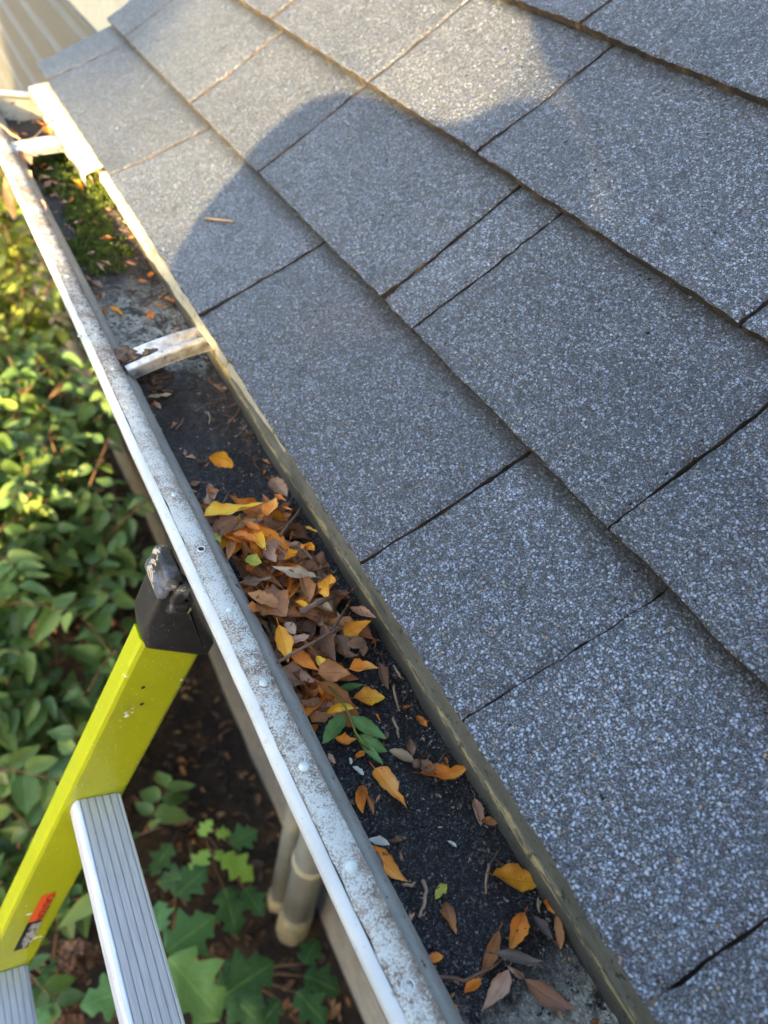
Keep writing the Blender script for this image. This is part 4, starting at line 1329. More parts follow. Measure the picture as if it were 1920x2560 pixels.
for i in range(34):
    y = rng.uniform(.02, .98); x = rng.choice((rng.uniform(-.05, .01), rng.gauss(.007, .004)))
    x = min(x, .013)
    a = rng.uniform(0, 6.28); L = rng.uniform(.006, .018)
    p = Vector((x, y, soil_z(x, y) + .0016))
    d = Vector((math.cos(a), math.sin(a), 0)) * L * .5
    b = Vector((-d.y, d.x, 0)) * rng.uniform(-.3, .3)
    q = [p - d, p - d * .3 + b, p + d * .3 + b, p + d]
    for v in q: v.x = min(v.x, .0155)
    twig(q, rng.uniform(.0004, .0008), M[rng.choice(('twig', 'twigp'))], 'tiny dry stalk scattered on the gutter mud', 'tiny stalks scattered on the gutter mud')
# muck heaped on the hanger and straw caught on the shingles
def clod(c, r, lab, mat):
    bm = bmesh.new(); bmesh.ops.create_icosphere(bm, subdivisions=4, radius=1)
    for v in bm.verts:
        k = 1 + .5 * fbm(v.co.x * 2.2 + c.x * 90, v.co.y * 2.2, v.co.z * 2.2 + c.y * 50)
        v.co = Vector((v.co.x * r[0] * k, v.co.y * r[1] * k, v.co.z * r[2] * k))
    o = link('dirt_clod', from_bm('dirt_clod', bm, True), mat); o.location = c
    tag(o, lab, 'clod', 'clods of muck on the hanger')
nM = N('brown muck'); pp_ = nM.pos()
nM.set(nM.ramp(nM.noise(pp_, 160, 6, .8), [(.35, (.02, .013, .009)), (.55, (.09, .06, .04)), (.7, (.22, .17, .13))]), .9, nM.bump(nM.noise(pp_, 300, 5), 1, .002))
clod(at_z(312, 890, -.030), (.012, .012, .005), 'dirt clod on front end of the hanger', nM.m)
clod(at_z(360, 880, -.030), (.011, .007, .005), 'dirt clod in the middle of the hanger', nM.m)
clod(at_z(385, 945, -.055), (.016, .010, .007), 'grey brown muck lump on the mud under the hanger', nM.m)
p0 = roof_pt(.055, .705, .010); p1 = roof_pt(.075, .672, .010)
twig([p0, p0.lerp(p1, .5), p1], .0016, M['twigp'], 'pale straw bit lying on a shingle', 'straw on the roof', 'straw')

# ------------------------------------------------------------------ ladder
AL = 1.209
E1 = Vector((math.cos(AL), 0, math.sin(AL))); E2 = Vector((math.sin(AL), 0, -math.cos(AL)))
def LPt(a, b, y): return E1 * a + E2 * b + Vector((0, y, 0))
YR = 0.335
ladder = empty('ladder', LPt(-2.3, -.047, .135))
tag(ladder, 'yellow green fibreglass ladder with aluminium rungs leaning on the gutter', 'ladder')
def prism(poly, y0, y1, name, mat, bev=0.0):
    n = len(poly)
    bm = bmesh.new()
    a = [bm.verts.new(p + Vector((0, y0, 0))) for p in poly]
    b = [bm.verts.new(p + Vector((0, y1, 0))) for p in poly]
    bm.faces.new(a); bm.faces.new(list(reversed(b)))
    for i in range(n):
        bm.faces.new((a[(i + 1) % n], a[i], b[i], b[(i + 1) % n]))
    bmesh.ops.recalc_face_normals(bm, faces=bm.faces[:])
    if bev: bevel(bm, bev)
    return link(name, from_bm(name, bm), mat)
W0, W1 = -0.0735, -0.0205         # rail depth range along E2
LT, LB = -0.150, -2.345
def rail(yweb, out, label=None):
    """channel section: web at yweb, flanges pointing in direction out (+1/-1) along Y"""
    t = .0042; fl = .0185
    r_ = .004
    prof = [(W0, 0), (W0, fl), (W0 + t, fl), (W0 + t, t), (W1 - t, t), (W1 - t, fl), (W1, fl), (W1, 0)]
    # rounded outer corners
    prof2 = []
    for i, (e, y) in enumerate(prof):
        if i == 0: prof2 += [(W0 + r_, 0), (W0 + r_ * .3, r_ * .3), (W0, r_)]
        elif i == 7: prof2 += [(W1, r_), (W1 - r_ * .3, r_ * .3), (W1 - r_, 0)]
        else: prof2.append((e, y))
    n = len(prof2); k = 30
    vs, fs = [], []
    for i in range(k + 1):
        a = LB + (LT - LB) * i / k
        for e, y in prof2:
            vs.append(LPt(a, e, yweb + out * y))
    for i in range(k):
        for j in range(n):
            j2 = (j + 1) % n
            fs.append((i * n + j, i * n + j2, (i + 1) * n + j2, (i + 1) * n + j))
    fs += [tuple(range(n)), tuple(k * n + j for j in range(n - 1, -1, -1))]
    return put(link('rail', mesh('rail', vs, fs), M['ladder']), ladder)
YN = YR - 0.40
rail_far = rail(YR, 1)
rail_near = rail(YN, -1)
# bolt holes in the web
for px, py in ((358, 1719), (355, 1760)):
    d = ray(px, py); p = CAM + d * ((YR - .0004 - CAM.y) / d.y)
    k = 14
    vs = [p + (E1 * math.cos(2 * math.pi * i / k) + E2 * math.sin(2 * math.pi * i / k)) * .0017 for i in range(k)]
    o = link('bolt_hole', mesh('bolt_hole', vs, [tuple(range(k))]), M['hole'])
    o.parent = rail_far
    o.matrix_parent_inverse = Matrix.Identity(4)
def rung(a):
    e0, e1 = -0.0655, -0.0250
    top = []
    n = 6
    wdt = (e1 - e0)
    pts = [(e0, -.006), (e0 + .0012, -.0012), (e0 + .003, 0)]
    for i in range(n):
        c = e0 + .0045 + (wdt - .009) * (i + .0) / (n - 1)
        pts += [(c - .00055, 0.0003), (c - .0004, -.0016), (c + .0004, -.0016), (c + .00055, 0.0003)]
    pts += [(e1 - .003, 0), (e1 - .001, -.0012), (e1, -.005), (e1 - .002, -.016), (e1 - .008, -.024), ((e0 + e1) / 2, -.027), (e0 + .008, -.024), (e0 + .001, -.016)]
    o = prism([LPt(a + z, e, 0) for e, z in pts], YN + .0006, YR - .0006, 'rung', M['rung'])
    return put(o, ladder)
a = -0.3445
while a > LB + .1:
    rung(a); a -= 0.3095
# rubber end caps over the rail tops
def end_cap(y0, out):
    ya, yb = (y0 - .0035, y0 + .026) if out > 0 else (y0 - .026, y0 + .0035)
    b0, b1 = W0 - .0045, W1 + .0045
    poly = [LPt(-.154, b0 + .008, 0), LPt(-.134, b0, 0), LPt(-.094, b0 - .001, 0), LPt(-.083, b0 + .006, 0), LPt(-.0797, -.0698, 0), LPt(-.1051, -.0520, 0), LPt(-.1344, -.0308, 0), LPt(-.150, b1, 0), LPt(-.166, b1, 0)]
    o = put(prism(poly, ya, yb, 'rail_cap', M['rubber'], .0042), ladder)
    for p in o.data.polygons: p.use_smooth = True
    # bumper pad: a worn rounded bar with a slot, wrapping over the top
    bm = bmesh.new()
    for (a0, a1, u0, u1, q0, q1) in ((-.0935, -.079, b0 - .003, b0 + .0085, ya - .003, yb + .001), (-.106, -.0885, b0 + .0075, b0 + .0185, ya - .0035, ya + .012), (-.104, -.0895, b0 + .0075, b0 + .0175, ya + .0165, yb + .001),
                                     (-.100, -.090, b0 - .0045, b0 + .0035, ya - .004, yb + .0005), (-.115, -.104, b0 + .008, b0 + .022, ya - .0045, ya + .008), (-.117, -.1045, b0 + .0205, b0 + .028, ya - .002, yb - .006)):
        bb = box_bm((a0, u0, q0), (a1, u1, q1), bmesh.new())
        for v in bb.verts: v.co = LPt(v.co.x, v.co.y, v.co.z)
        bevel(bb, .0036, 3)
        me = from_bm('t', bb, True)
        bm.from_mesh(me); bpy.data.meshes.remove(me)
    pad = link('bumper_pad', from_bm('bumper_pad', bm, True), M['rubberw'])
    pad.parent = o
    pad.matrix_parent_inverse = Matrix.Identity(4)
end_cap(YR, 1)
end_cap(YN, -1)
# rubber feet
for y0, out in ((YR, 1), (YN, -1)):
    ya, yb = (y0 - .004, y0 + .024) if out > 0 else (y0 - .024, y0 + .004)
    put(prism([LPt(LB - .012, W0 - .006, 0), LPt(LB + .06, W0 - .006, 0), LPt(LB + .06, W1 + .006, 0), LPt(LB - .012, W1 + .006, 0)], ya, yb, 'foot', M['rubber'], .003), ladder)
# warning label on the far rail
def rail_px(px, py, y): 
    d = ray(px, py); p = CAM + d * ((y - CAM.y) / d.y)
    return p.dot(E1), p.dot(E2)
lo_m = mat_simple('orange label', (0.72, 0.10, 0.02), 0.45, None, 0.06)
lk_m = mat_simple('black label', (0.012, 0.012, 0.014), 0.45, None, 0.1)
tx_m = mat_simple('dark print', (0.03, 0.008, 0.004), 0.5)
tw_m = mat_simple('white print', (0.7, 0.7, 0.7), 0.5)
c1 = [rail_px(*q, YR) for q in ((103, 2238), (137, 2230), (109, 2296), (70, 2307))]
c2 = [rail_px(*q, YR) for q in ((70, 2308), (107, 2297), (72, 2366), (36, 2377))]
ea = min(c[1] for c in c1[0:1] + c1[3:]); 
ea = (c1[0][1] + c1[3][1]) / 2; eb = (c1[1][1] + c1[2][1]) / 2
at_ = (c1[0][0] + c1[1][0]) / 2; am = (c1[2][0] + c1[3][0]) / 2; ab = (c2[2][0] + c2[3][0]) / 2
def plate(a0, a1, e0, e1, dy, mat, name, par):
    vs = [LPt(a0, e0, YR - dy), LPt(a0, e1, YR - dy), LPt(a1, e1, YR - dy), LPt(a1, e0, YR - dy)]
    o = link(name, mesh(name, vs, [(0, 1, 2, 3)]), mat)
    o.parent = par
    o.matrix_parent_inverse = Matrix.Identity(4)
    return o
lab_o = put(link('warning_label', mesh('warning_label', [LPt(a_, e_, YR - .0005) for a_, e_ in ((at_, ea), (at_, eb), (am, eb), (am, ea))], [(0, 1, 2, 3)]), lo_m), ladder)
lab_b = put(link('warning_label', mesh('warning_label', [LPt(a_, e_, YR - .0005) for a_, e_ in ((am, ea), (am, eb), (ab, eb), (ab, ea))], [(0, 1, 2, 3)]), lk_m), ladder)
def lettering(txt, a0, e0, size, mat, par):
    """text running down the rail, letters' tops towards the gutter side"""
    cu = bpy.data.curves.new('t', 'FONT'); cu.body = txt; cu.size = size; cu.align_x = 'LEFT'; cu.align_y = 'BOTTOM'
    t = bpy.data.objects.new('t', cu); COL.objects.link(t)
    dg = bpy.context.evaluated_depsgraph_get()
    me = bpy.data.meshes.new_from_object(t.evaluated_get(dg))
    bpy.data.objects.remove(t)
    for v in me.vertices:
        x, y = v.co.x, v.co.y
        v.co = LPt(a0 - x, e0 + y, YR - .0009)
    me.name = 'lettering'
    o = link('lettering', me, mat); o.parent = par
    o.matrix_parent_inverse = Matrix.Identity(4)
Ll = at_ - am
lettering('CAUTION!', at_ - Ll * .06, ea + (eb - ea) * .34, Ll * .20, tx_m, lab_o)
for i, (k, tx) in enumerate(((.70, 'KEEP CLEAR OF'), (.46, 'LIVE WIRES WHEN'), (.22, 'WET OR DIRTY'))):
    lettering(tx, am - Ll * .08, ea + (eb - ea) * k, Ll * .115, tw_m, lab_b)

# ------------------------------------------------------------------ drain pipes beside the wall foot
def pipe(base, r, top, lab, rings):
    b = Vector(base)
    root = empty('drain_pipe', b)
    tag(root, lab, 'pipe', 'drain pipes standing by the wall foot')
    vs, fs = tube([Vector((0, 0, -.15)), Vector((top[0] - b.x, top[1] - b.y, top[2] - b.z))], r, 24)
    o = link('tube', mesh('tube', vs, fs, True), M['pvc']); o.parent = root
    d = (Vector(top) - b)
    for z0, z1, k in rings:
        vs, fs = tube([d * z0, d * (z0 + .002), d * ((z0 + z1) / 2), d * (z1 - .002), d * z1], [r * 1.0, r * k, r * k, r * k, r], 24)
        q = link('collar', mesh('collar', vs, fs, True), M['pvcring']); q.parent = root
pb = at_z(728, 2330, -2.2); pipe(pb, .048, (pb.x + .02, pb.y + .02, -.35), 'thicker grey drain pipe with a beige collar by the wall', [(.02, .10, 1.07), (.27, .285, 1.10)])
pb = at_z(692, 2270, -2.2); pipe(pb, .030, (pb.x + .01, pb.y + .03, -.30), 'thinner grey drain pipe standing beside the thicker one', [(.03, .06, 1.2)])

# ------------------------------------------------------------------ plants
def ovate_leaf(r, L, wr=.62):
    """returns verts, faces, uvs for one folded pointed leaf along +X"""
    nv = 7
    vs, uv, fs = [], [], []
    fold = r.uniform(.05, .7); cu = r.uniform(-.2, 1.1); wr = wr * r.uniform(.8, 1.15)
    for i in range(nv + 1):
        v = i / nv
        w = math.sin(math.pi * v ** .68) ** .85 * (1 - .15 * v) * L * wr * .5 if 0 < v < 1 else 0.0005
        x = L * v; z = -cu * L * v * v * .5
        ed = 1 + .06 * math.sin(v * 40)
        for u in (-1, -.5, 0, .5, 1):
            vs.append(Vector((x, u * w * ed, z + abs(u) * w * fold + .02 * L * math.sin(v * 8 + u))))
            uv.append((u * .5 + .5, v))
    for i in range(nv):
        for j in range(4):
            a = i * 5 + j
            fs.append((a, a + 5, a + 6, a + 1))
    return vs, fs, uv
LOBE = [(0, .03), (.03, .14), (.08, .24), (.13, .33), (.17, .35), (.21, .29), (.25, .22), (.31, .25), (.38, .36), (.45, .46), (.51, .47), (.54, .39), (.57, .27), (.62, .21), (.68, .24), (.74, .29), (.79, .27), (.83, .19), (.89, .13), (.95, .07), (1, .0)]
def lobed_leaf(r, L, wr=.95):
    vs, uv, fs = [], [], []
    cu = r.uniform(.0, .6); fold = r.uniform(.05, .3)
    for v, w in LOBE:
        w = w * L * wr * (1 + r.uniform(-.06, .06))
        for u in (-1, -.66, -.33, 0, .33, .66, 1):
            # lobes point forward
            x = L * (v + .10 * abs(u) * (w / L))
            vs.append(Vector((x, u * w, -cu * L * v * v * .4 + abs(u) * w * fold - .12 * w * u * u + .015 * L * math.sin(9 * v + 3 * u))))
            uv.append((u * .5 + .5, v))
    for i in range(len(LOBE) - 1):
        for j in range(6):
            a = i * 7 + j
            fs.append((a, a + 7, a + 8, a + 1))
    return vs, fs, uv
class Fol:
    def __init__(s): s.v, s.f, s.uv, s.t = [], [], [], []
    def add(s, leaf, mat4, tone):
        vs, fs, uv = leaf
        o = len(s.v)
        s.v += [mat4 @ v for v in vs]
        s.uv += uv
        s.f += [tuple(i + o for i in f) for f in fs]
        s.t += [tone] * len(vs)
    def build(s, name, mat, parent):
        me = mesh(name, s.v, s.f, True, s.uv)
        at = me.attributes.new('tone', 'FLOAT', 'POINT')
        at.data.foreach_set('value', s.t)
        o = link(name, me, mat, parent)
        return o
def orient(pos, az, el, roll):
    return Matrix.Translation(pos) @ Matrix.Rotation(az, 4, 'Z') @ Matrix.Rotation(-el, 4, 'Y') @ Matrix.Rotation(roll, 4, 'X')
def shrub(x, y, h, spread, nst, leafL, mat, lab, seed, group, pitchd=(4, 9), wr=.62, cat='shrub'):
    r = random.Random(seed)
    z0 = ground_z(x, y)
    root = empty('shrub', (x, y, z0))
    tag(root, lab, cat, group)
    F = Fol(); stems = []
    for k in range(nst):
        az = 6.283 * k / nst + r.uniform(-.5, .5)
        hh = h * r.uniform(.65, 1.08); sp = spread * r.uniform(.35, 1.05)
        pts = []
        n = 10
        for i in range(n + 1):
            t = i / n
            pts.append(Vector((math.cos(az) * sp * t ** 1.5 + .02 * math.sin(7 * t + k), math.sin(az) * sp * t ** 1.5 + .02 * math.cos(5 * t + k), hh * (t * 1.15 - .18 * t * t * t))))
        stems.append(tube(pts, [.006 * (1 - .7 * i / n) + .001 for i in range(n + 1)], 5))
        m = r.randint(*pitchd)
        for i in range(m):
            t = .30 + .70 * (i + r.random() * .5) / m
            q = t * n; i0 = min(int(q), n - 1)
            p = pts[i0].lerp(pts[i0 + 1], q - i0)
            la = az + (1.57 if i % 2 else 0) + r.uniform(-.5, .5)
            for sgn in (0, math.pi):
                L = leafL * r.uniform(.42, 1.2) * (1.0 - .35 * max(0, t - .8) / .2)
                a2 = la + sgn + r.uniform(-.3, .3)
                pe = p + Vector((math.cos(a2), math.sin(a2), .3)) * .015
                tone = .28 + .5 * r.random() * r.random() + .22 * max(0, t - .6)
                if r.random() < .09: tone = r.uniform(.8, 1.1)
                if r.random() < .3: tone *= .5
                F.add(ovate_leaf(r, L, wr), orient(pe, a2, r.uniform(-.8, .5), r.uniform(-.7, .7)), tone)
            if r.random() < .6:                       # side shoot
                a3 = la + r.uniform(-1, 1)
                tip = p + Vector((math.cos(a3), math.sin(a3), r.uniform(.1, .7))) * leafL * r.uniform(1.0, 2.0)
                stems.append(tube([p, p.lerp(tip, .5) + Vector((0, 0, .01)), tip], [.003, .002, .0012], 4))
                for q2 in (.4, .75, 1.0):
                    for sgn in (-1.1, 1.1):
                        a4 = a3 + sgn + r.uniform(-.3, .3)
                        F.add(ovate_leaf(r, leafL * r.uniform(.55, 1.0), wr), orient(p.lerp(tip, q2), a4, r.uniform(-.5, .3), r.uniform(-.5, .5)), .25 + .5 * r.random())
    vs, fs = merge(stems)
    link('stem', mesh('stem', vs, fs, True), M['stem'], root)
    F.build('foliage', mat, root)
SH = 'leafy shrubs growing below the gutter'
shr = [
 (-0.30, 1.05, .55, .38, 9, 0.106, 'fol', 'low green shrub in the corner left of the ladder rungs'),
 (-0.55, 1.45, .72, .45, 10, 0.119, 'fol', 'green shrub at left edge behind the yellow rail'),
 (-0.12, 1.55, .60, .40, 10, 0.106, 'fol', 'green shrub just behind the yellow ladder rail'),
 (-0.38, 2.05, .85, .50, 12, 0.125, 'fol', 'large leaved green shrub left of the black ladder cap'),
 (0.02, 2.20, .70, .38, 10, 0.112, 'fol', 'green shrub close under the gutter above the ladder cap'),
 (-0.75, 2.3, .95, .5, 11, 0.125, 'fol', 'tall green shrub at the left frame edge by mid height'),
 (-0.18, 2.75, .95, .48, 12, 0.119, 'fol', 'dense green shrub in the middle of the left side'),
 (0.14, 3.05, .85, .40, 11, 0.112, 'fol', 'dark green shrub under the gutter near the hanger'),
 (-0.62, 3.1, 1.1, .55, 12, 0.125, 'fol', 'broad leafy shrub behind the dense middle one'),
 (-0.1, 3.65, 1.15, .5, 12, 0.119, 'folsun', 'yellow green shrub lit by sun beyond the dense middle one'),
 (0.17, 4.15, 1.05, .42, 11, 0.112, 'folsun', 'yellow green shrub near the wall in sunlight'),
 (-0.55, 4.2, 1.35, .6, 13, 0.125, 'folsun', 'tall sunlit yellow green shrub at upper left'),
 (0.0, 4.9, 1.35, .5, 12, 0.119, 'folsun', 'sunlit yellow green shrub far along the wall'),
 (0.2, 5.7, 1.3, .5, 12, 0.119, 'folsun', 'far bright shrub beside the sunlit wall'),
 (-0.5, 5.6, 1.6, .65, 13, 0.125, 'folsun', 'far tall sunlit yellow green shrub at upper left'),
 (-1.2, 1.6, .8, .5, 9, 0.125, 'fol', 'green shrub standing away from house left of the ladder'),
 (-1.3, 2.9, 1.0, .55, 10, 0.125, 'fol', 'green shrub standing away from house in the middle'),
 (-1.3, 4.4, 1.2, .6, 10, 0.125, 'folsun', 'sunlit yellow green shrub standing away from house further off'),
]
for i, (x, y, h, sp, n_, L, mt, lab) in enumerate(shr):
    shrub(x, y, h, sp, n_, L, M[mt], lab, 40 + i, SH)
def hydrangea(x, y, h, leaves, lab, seed, heads=(), lime=()):
    """leaves: (dx, dy, z above ground, azimuth, length); broad lobed leaves on short stems"""
    r = random.Random(seed)
    z0 = ground_z(x, y)
    root = empty('lobed_shrub', (x, y, z0))
    tag(root, lab, 'shrub', 'broad lobed shrubs below the ladder')
    F, Gm, stems = Fol(), Fol(), []
    for (dx, dy, dz, az, L, tone) in leaves:
        p = Vector((dx, dy, dz))
        b = Vector((dx * .15, dy * .15, 0))
        mid = b.lerp(p, .6) + Vector((0, 0, .06))
        stems.append(tube([b, mid, p], [.006, .004, .002], 5))
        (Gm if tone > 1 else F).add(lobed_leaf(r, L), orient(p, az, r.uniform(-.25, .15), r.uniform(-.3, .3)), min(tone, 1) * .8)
    vs, fs = merge(stems)
    link('stem', mesh('stem', vs, fs, True), M['stem'], root)
    F.build('foliage', M['folhyd'], root)
    if Gm.v: Gm.build('young_foliage', M['follime'], root)
    for (dx, dy, dz, s) in heads:
        vs, fs = [], []
        for _ in range(150):
            t = r.random(); a = r.uniform(0, 6.28); q = s * .42 * (1 - t * .7) * math.sqrt(r.random())
            c = Vector((dx + q * math.cos(a), dy + q * math.sin(a), dz + t * s))
            rot = Matrix.Rotation(r.uniform(0, 6.28), 3, 'Z') @ Matrix.Rotation(r.gauss(0, .8), 3, 'X')
            for kk in range(4):
                an = kk * 1.571; w = .011
                o = len(vs)
                for cc in ((0, 0, 0), (w * .8, -w * .45, .002), (w * 1.25, 0, .005), (w * .8, w * .45, .002)):
                    vs.append(c + rot @ (Matrix.Rotation(an, 3, 'Z') @ Vector(cc)))
                fs.append((o, o + 1, o + 2, o + 3))
        link('dried_flower_head', mesh('dried_flower_head', vs, fs), M['panicle'], root)
def HL(px, py, z, tx, ty, tone, x, y, z0):
    """a leaf from base pixel to tip pixel at height z"""
    a, b = at_z(px, py, z), at_z(tx, ty, z)
    d = b - a
    return (a.x - x, a.y - y, z - z0, math.atan2(d.y, d.x), d.length, tone)
x, y = .02, .78; z0 = ground_z(x, y)
hydrangea(x, y, .6, [
  HL(420, 2395, -1.60, 560, 2540, .75, x, y, z0), HL(415, 2380, -1.62, 545, 2270, .55, x, y, z0), HL(330, 2470, -1.62, 200, 2520, .65, x, y, z0),
  HL(400, 2330, -1.7, 395, 2240, .6, x, y, z0), HL(560, 2470, -1.85, 650, 2560, .30, x, y, z0), HL(545, 2500, -1.8, 690, 2400, .28, x, y, z0),
  HL(440, 2240, -1.85, 520, 2170, .3, x, y, z0), HL(300, 2600, -1.6, 420, 2680, .5, x, y, z0), HL(160, 2400, -1.8, 90, 2480, .4, x, y, z0), HL(110, 2440, -1.75, 150, 2540, .55, x, y, z0)],
  'broad lobed green shrub at the bottom beside the rungs', 5,
  heads=[(at_z(190, 2400, -1.75).x - x, at_z(190, 2400, -1.75).y - y, .40, .13), (at_z(170, 2520, -1.8).x - x, at_z(170, 2520, -1.8).y - y, .34, .13), (at_z(545, 2370, -1.9).x - x, at_z(545, 2370, -1.9).y - y, .2, .08)])
x, y = .17, 1.1; z0 = ground_z(x, y)
hydrangea(x, y, .4, [
  HL(480, 2180, -1.86, 520, 2120, 1.5, x, y, z0), HL(555, 2140, -1.84, 640, 2190, 1.5, x, y, z0), HL(500, 2090, -1.85, 530, 2050, 1.5, x, y, z0), HL(540, 2085, -1.86, 580, 2075, 1.5, x, y, z0),
  HL(610, 2220, -1.92, 660, 2290, .3, x, y, z0), HL(480, 2190, -1.9, 390, 2200, .32, x, y, z0), HL(575, 2110, -1.9, 650, 2060, .55, x, y, z0), HL(560, 2220, -1.92, 600, 2330, .3, x, y, z0), HL(430, 2110, -1.95, 370, 2180, .3, x, y, z0), HL(540, 2150, -1.83, 560, 2120, 1.5, x, y, z0)],
  'small lobed shrub with bright lime young leaves on dark mulch', 9)
x, y = .13, .62; z0 = ground_z(x, y)
hydrangea(x, y, .4, [
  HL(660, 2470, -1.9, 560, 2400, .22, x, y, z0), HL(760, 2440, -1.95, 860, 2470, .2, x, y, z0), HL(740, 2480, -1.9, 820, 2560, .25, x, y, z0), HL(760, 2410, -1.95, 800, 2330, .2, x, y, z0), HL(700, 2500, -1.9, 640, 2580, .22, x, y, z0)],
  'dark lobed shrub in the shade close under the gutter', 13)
x, y = -.32, .85; z0 = ground_z(x, y)
hydrangea(x, y, .5, [
  HL(10, 2380, -1.75, -60, 2460, .5, x, y, z0), HL(60, 2440, -1.7, 30, 2540, .55, x, y, z0), HL(170, 2230, -1.8, 110, 2290, .45, x, y, z0), HL(120, 2520, -1.65, 60, 2600, .6, x, y, z0)],
  'lobed green shrub in the bottom corner behind the lower rung', 17)
# leaf litter on the mulch
def litter():
    r = random.Random(21)
    vs, fs = [], []
    for _ in range(9000):
        x = r.uniform(-1.6, .44); y = r.uniform(.1, 5.5)
        z = ground_z(x, y) + r.uniform(.0, .012)
        L = r.uniform(.012, .055); w = L * r.uniform(.3, .55)
        rot = Matrix.Rotation(r.uniform(0, 6.28), 3, 'Z') @ Matrix.Rotation(r.gauss(0, .5), 3, 'X') @ Matrix.Rotation(r.gauss(0, .4), 3, 'Y')
        o = len(vs)
        for c in ((-.5, 0, 0), (-.15, -.5, .12), (.2, -.42, .1), (.5, 0, .05), (.2, .42, .1), (-.15, .5, .12)):
            vs.append(rot @ Vector((c[0] * L, c[1] * w, c[2] * L)) + Vector((x, y, z)))
        fs.append((o, o + 1, o + 2, o + 3)); fs.append((o, o + 3, o + 4, o + 5))
    n = N('mixed brown litter')
    p = n.pos(); v = n.vor(p, 22); sc = n.n('SeparateColor'); n.l(v.outputs['Color'], sc.inputs[0])
    n.set(n.ramp(sc.outputs[0], [(0, (.015, .01, .007)), (.4, (.05, .028, .015)), (.7, (.12, .06, .026)), (.9, (.24, .11, .035)), (1, (.32, .2, .1))]), .8)
    o = link('leaf_litter', mesh('leaf_litter', vs, fs), n.m)
    tag(o, 'brown leaf litter spread over the dark mulch', 'litter', kind='stuff')
litter()

# ------------------------------------------------------------------ unseen greenery added behind the viewer to shade the eaves and yard
def leaf_cloud(pts, size, r):
    vs, fs = [], []
    for c in pts:
        L = size * r.uniform(.6, 1.3)
        rot = Matrix.Rotation(r.uniform(0, 6.28), 3, 'Z') @ Matrix.Rotation(r.uniform(0, 6.28), 3, 'X')
        o = len(vs)
        for q in ((-.5, 0, 0), (-.1, -.32, .06), (.5, 0, 0), (-.1, .32, .06)):
            vs.append(c + rot @ Vector(q) * L)
        fs.append((o, o + 1, o + 2, o + 3))
    return vs, fs
SH_ = Vector((SUN_DIR.x, SUN_DIR.y, 0)).normalized()
SB_ = Vector((SH_.y, -SH_.x, 0))
TANEL = -SUN_DIR.z / math.hypot(SUN_DIR.x, SUN_DIR.y)
def added_hedge():  # unseen, added to keep the low sun off the gutter and yard
    r = random.Random(31)
    D = 5.0
    root_p = SH_ * -D; root_p.z = -2.2
    root = empty('added_hedge', root_p)
    tag(root, 'unseen tall green hedgerow added across the yard to shade the gutter', 'added_hedge')
    pts = []
    for _ in range(22000):
        b = r.uniform(-1.4, 5.0)
        topz = .05 + D * TANEL + .06 * fbm(b * 2.2, 4) 
        z = -2.3 + (topz + 2.3) * r.random()
        pts.append(SB_ * b + SH_ * r.uniform(-.35, .35) + Vector((0, 0, z + 2.2)))
    vs, fs = leaf_cloud(pts, .22, r)
    me = mesh('foliage', vs, fs)
    link('foliage', me, M['bark2'] if 'bark2' in M else M['litgreen'], root)
    st = []
    for k in range(16):
        b = -1.4 + 6.2 * k / 15
        st.append(tube([SB_ * b + Vector((0, 0, -.1)), SB_ * (b + .1) + Vector((0, 0, 1.5)), SB_ * b + Vector((0, 0, 2.9))], [.04, .03, .012], 6))
    vs, fs = merge(st)
    link('stem', mesh('stem', vs, fs, True), M['bark'], root)
M['litgreen'] = mat_simple('added hedge green', (0.05, 0.10, 0.025), 0.6, None, 0.4, nscale=6)
added_hedge()
def shade_tree():  # unseen, added to block the sun from the right of the roof
    r = random.Random(33)
    D = 6.5
    base = SH_ * -D + SB_ * 2.40; base.z = -2.2
    root = empty('added_tree', base)
    tag(root, 'unseen broad leafy crown and trunk added across the yard to shade the roof', 'added_tree')
    pts = []
    for _ in range(17000):
        b = r.uniform(-2.48, 2.6); z = r.uniform(1.6, 7.2)
        # left side of the crown stays clear of the lit strip of roof
        if ((b - .1) / 2.7) ** 2 + ((z - 4.4) / 3.0) ** 2 > 1.0 + .25 * fbm(b * 1.5, z * 1.5): continue
        pts.append(SB_ * b + SH_ * r.uniform(-1.2, 1.2) + Vector((0, 0, z)))
    vs, fs = leaf_cloud(pts, .30, r)
    link('crown', mesh('crown', vs, fs), M['litgreen'], root)
    vs, fs = tube([Vector((0, 0, -.2)), Vector((.05, 0, 1.2)), Vector((0, .1, 2.6)), Vector((.1, .1, 4.6)), Vector((.1, .1, 6))], [.2, .16, .13, .08, .03], 10)
    link('trunk', mesh('trunk', vs, fs, True), M['bark'], root)
shade_tree()
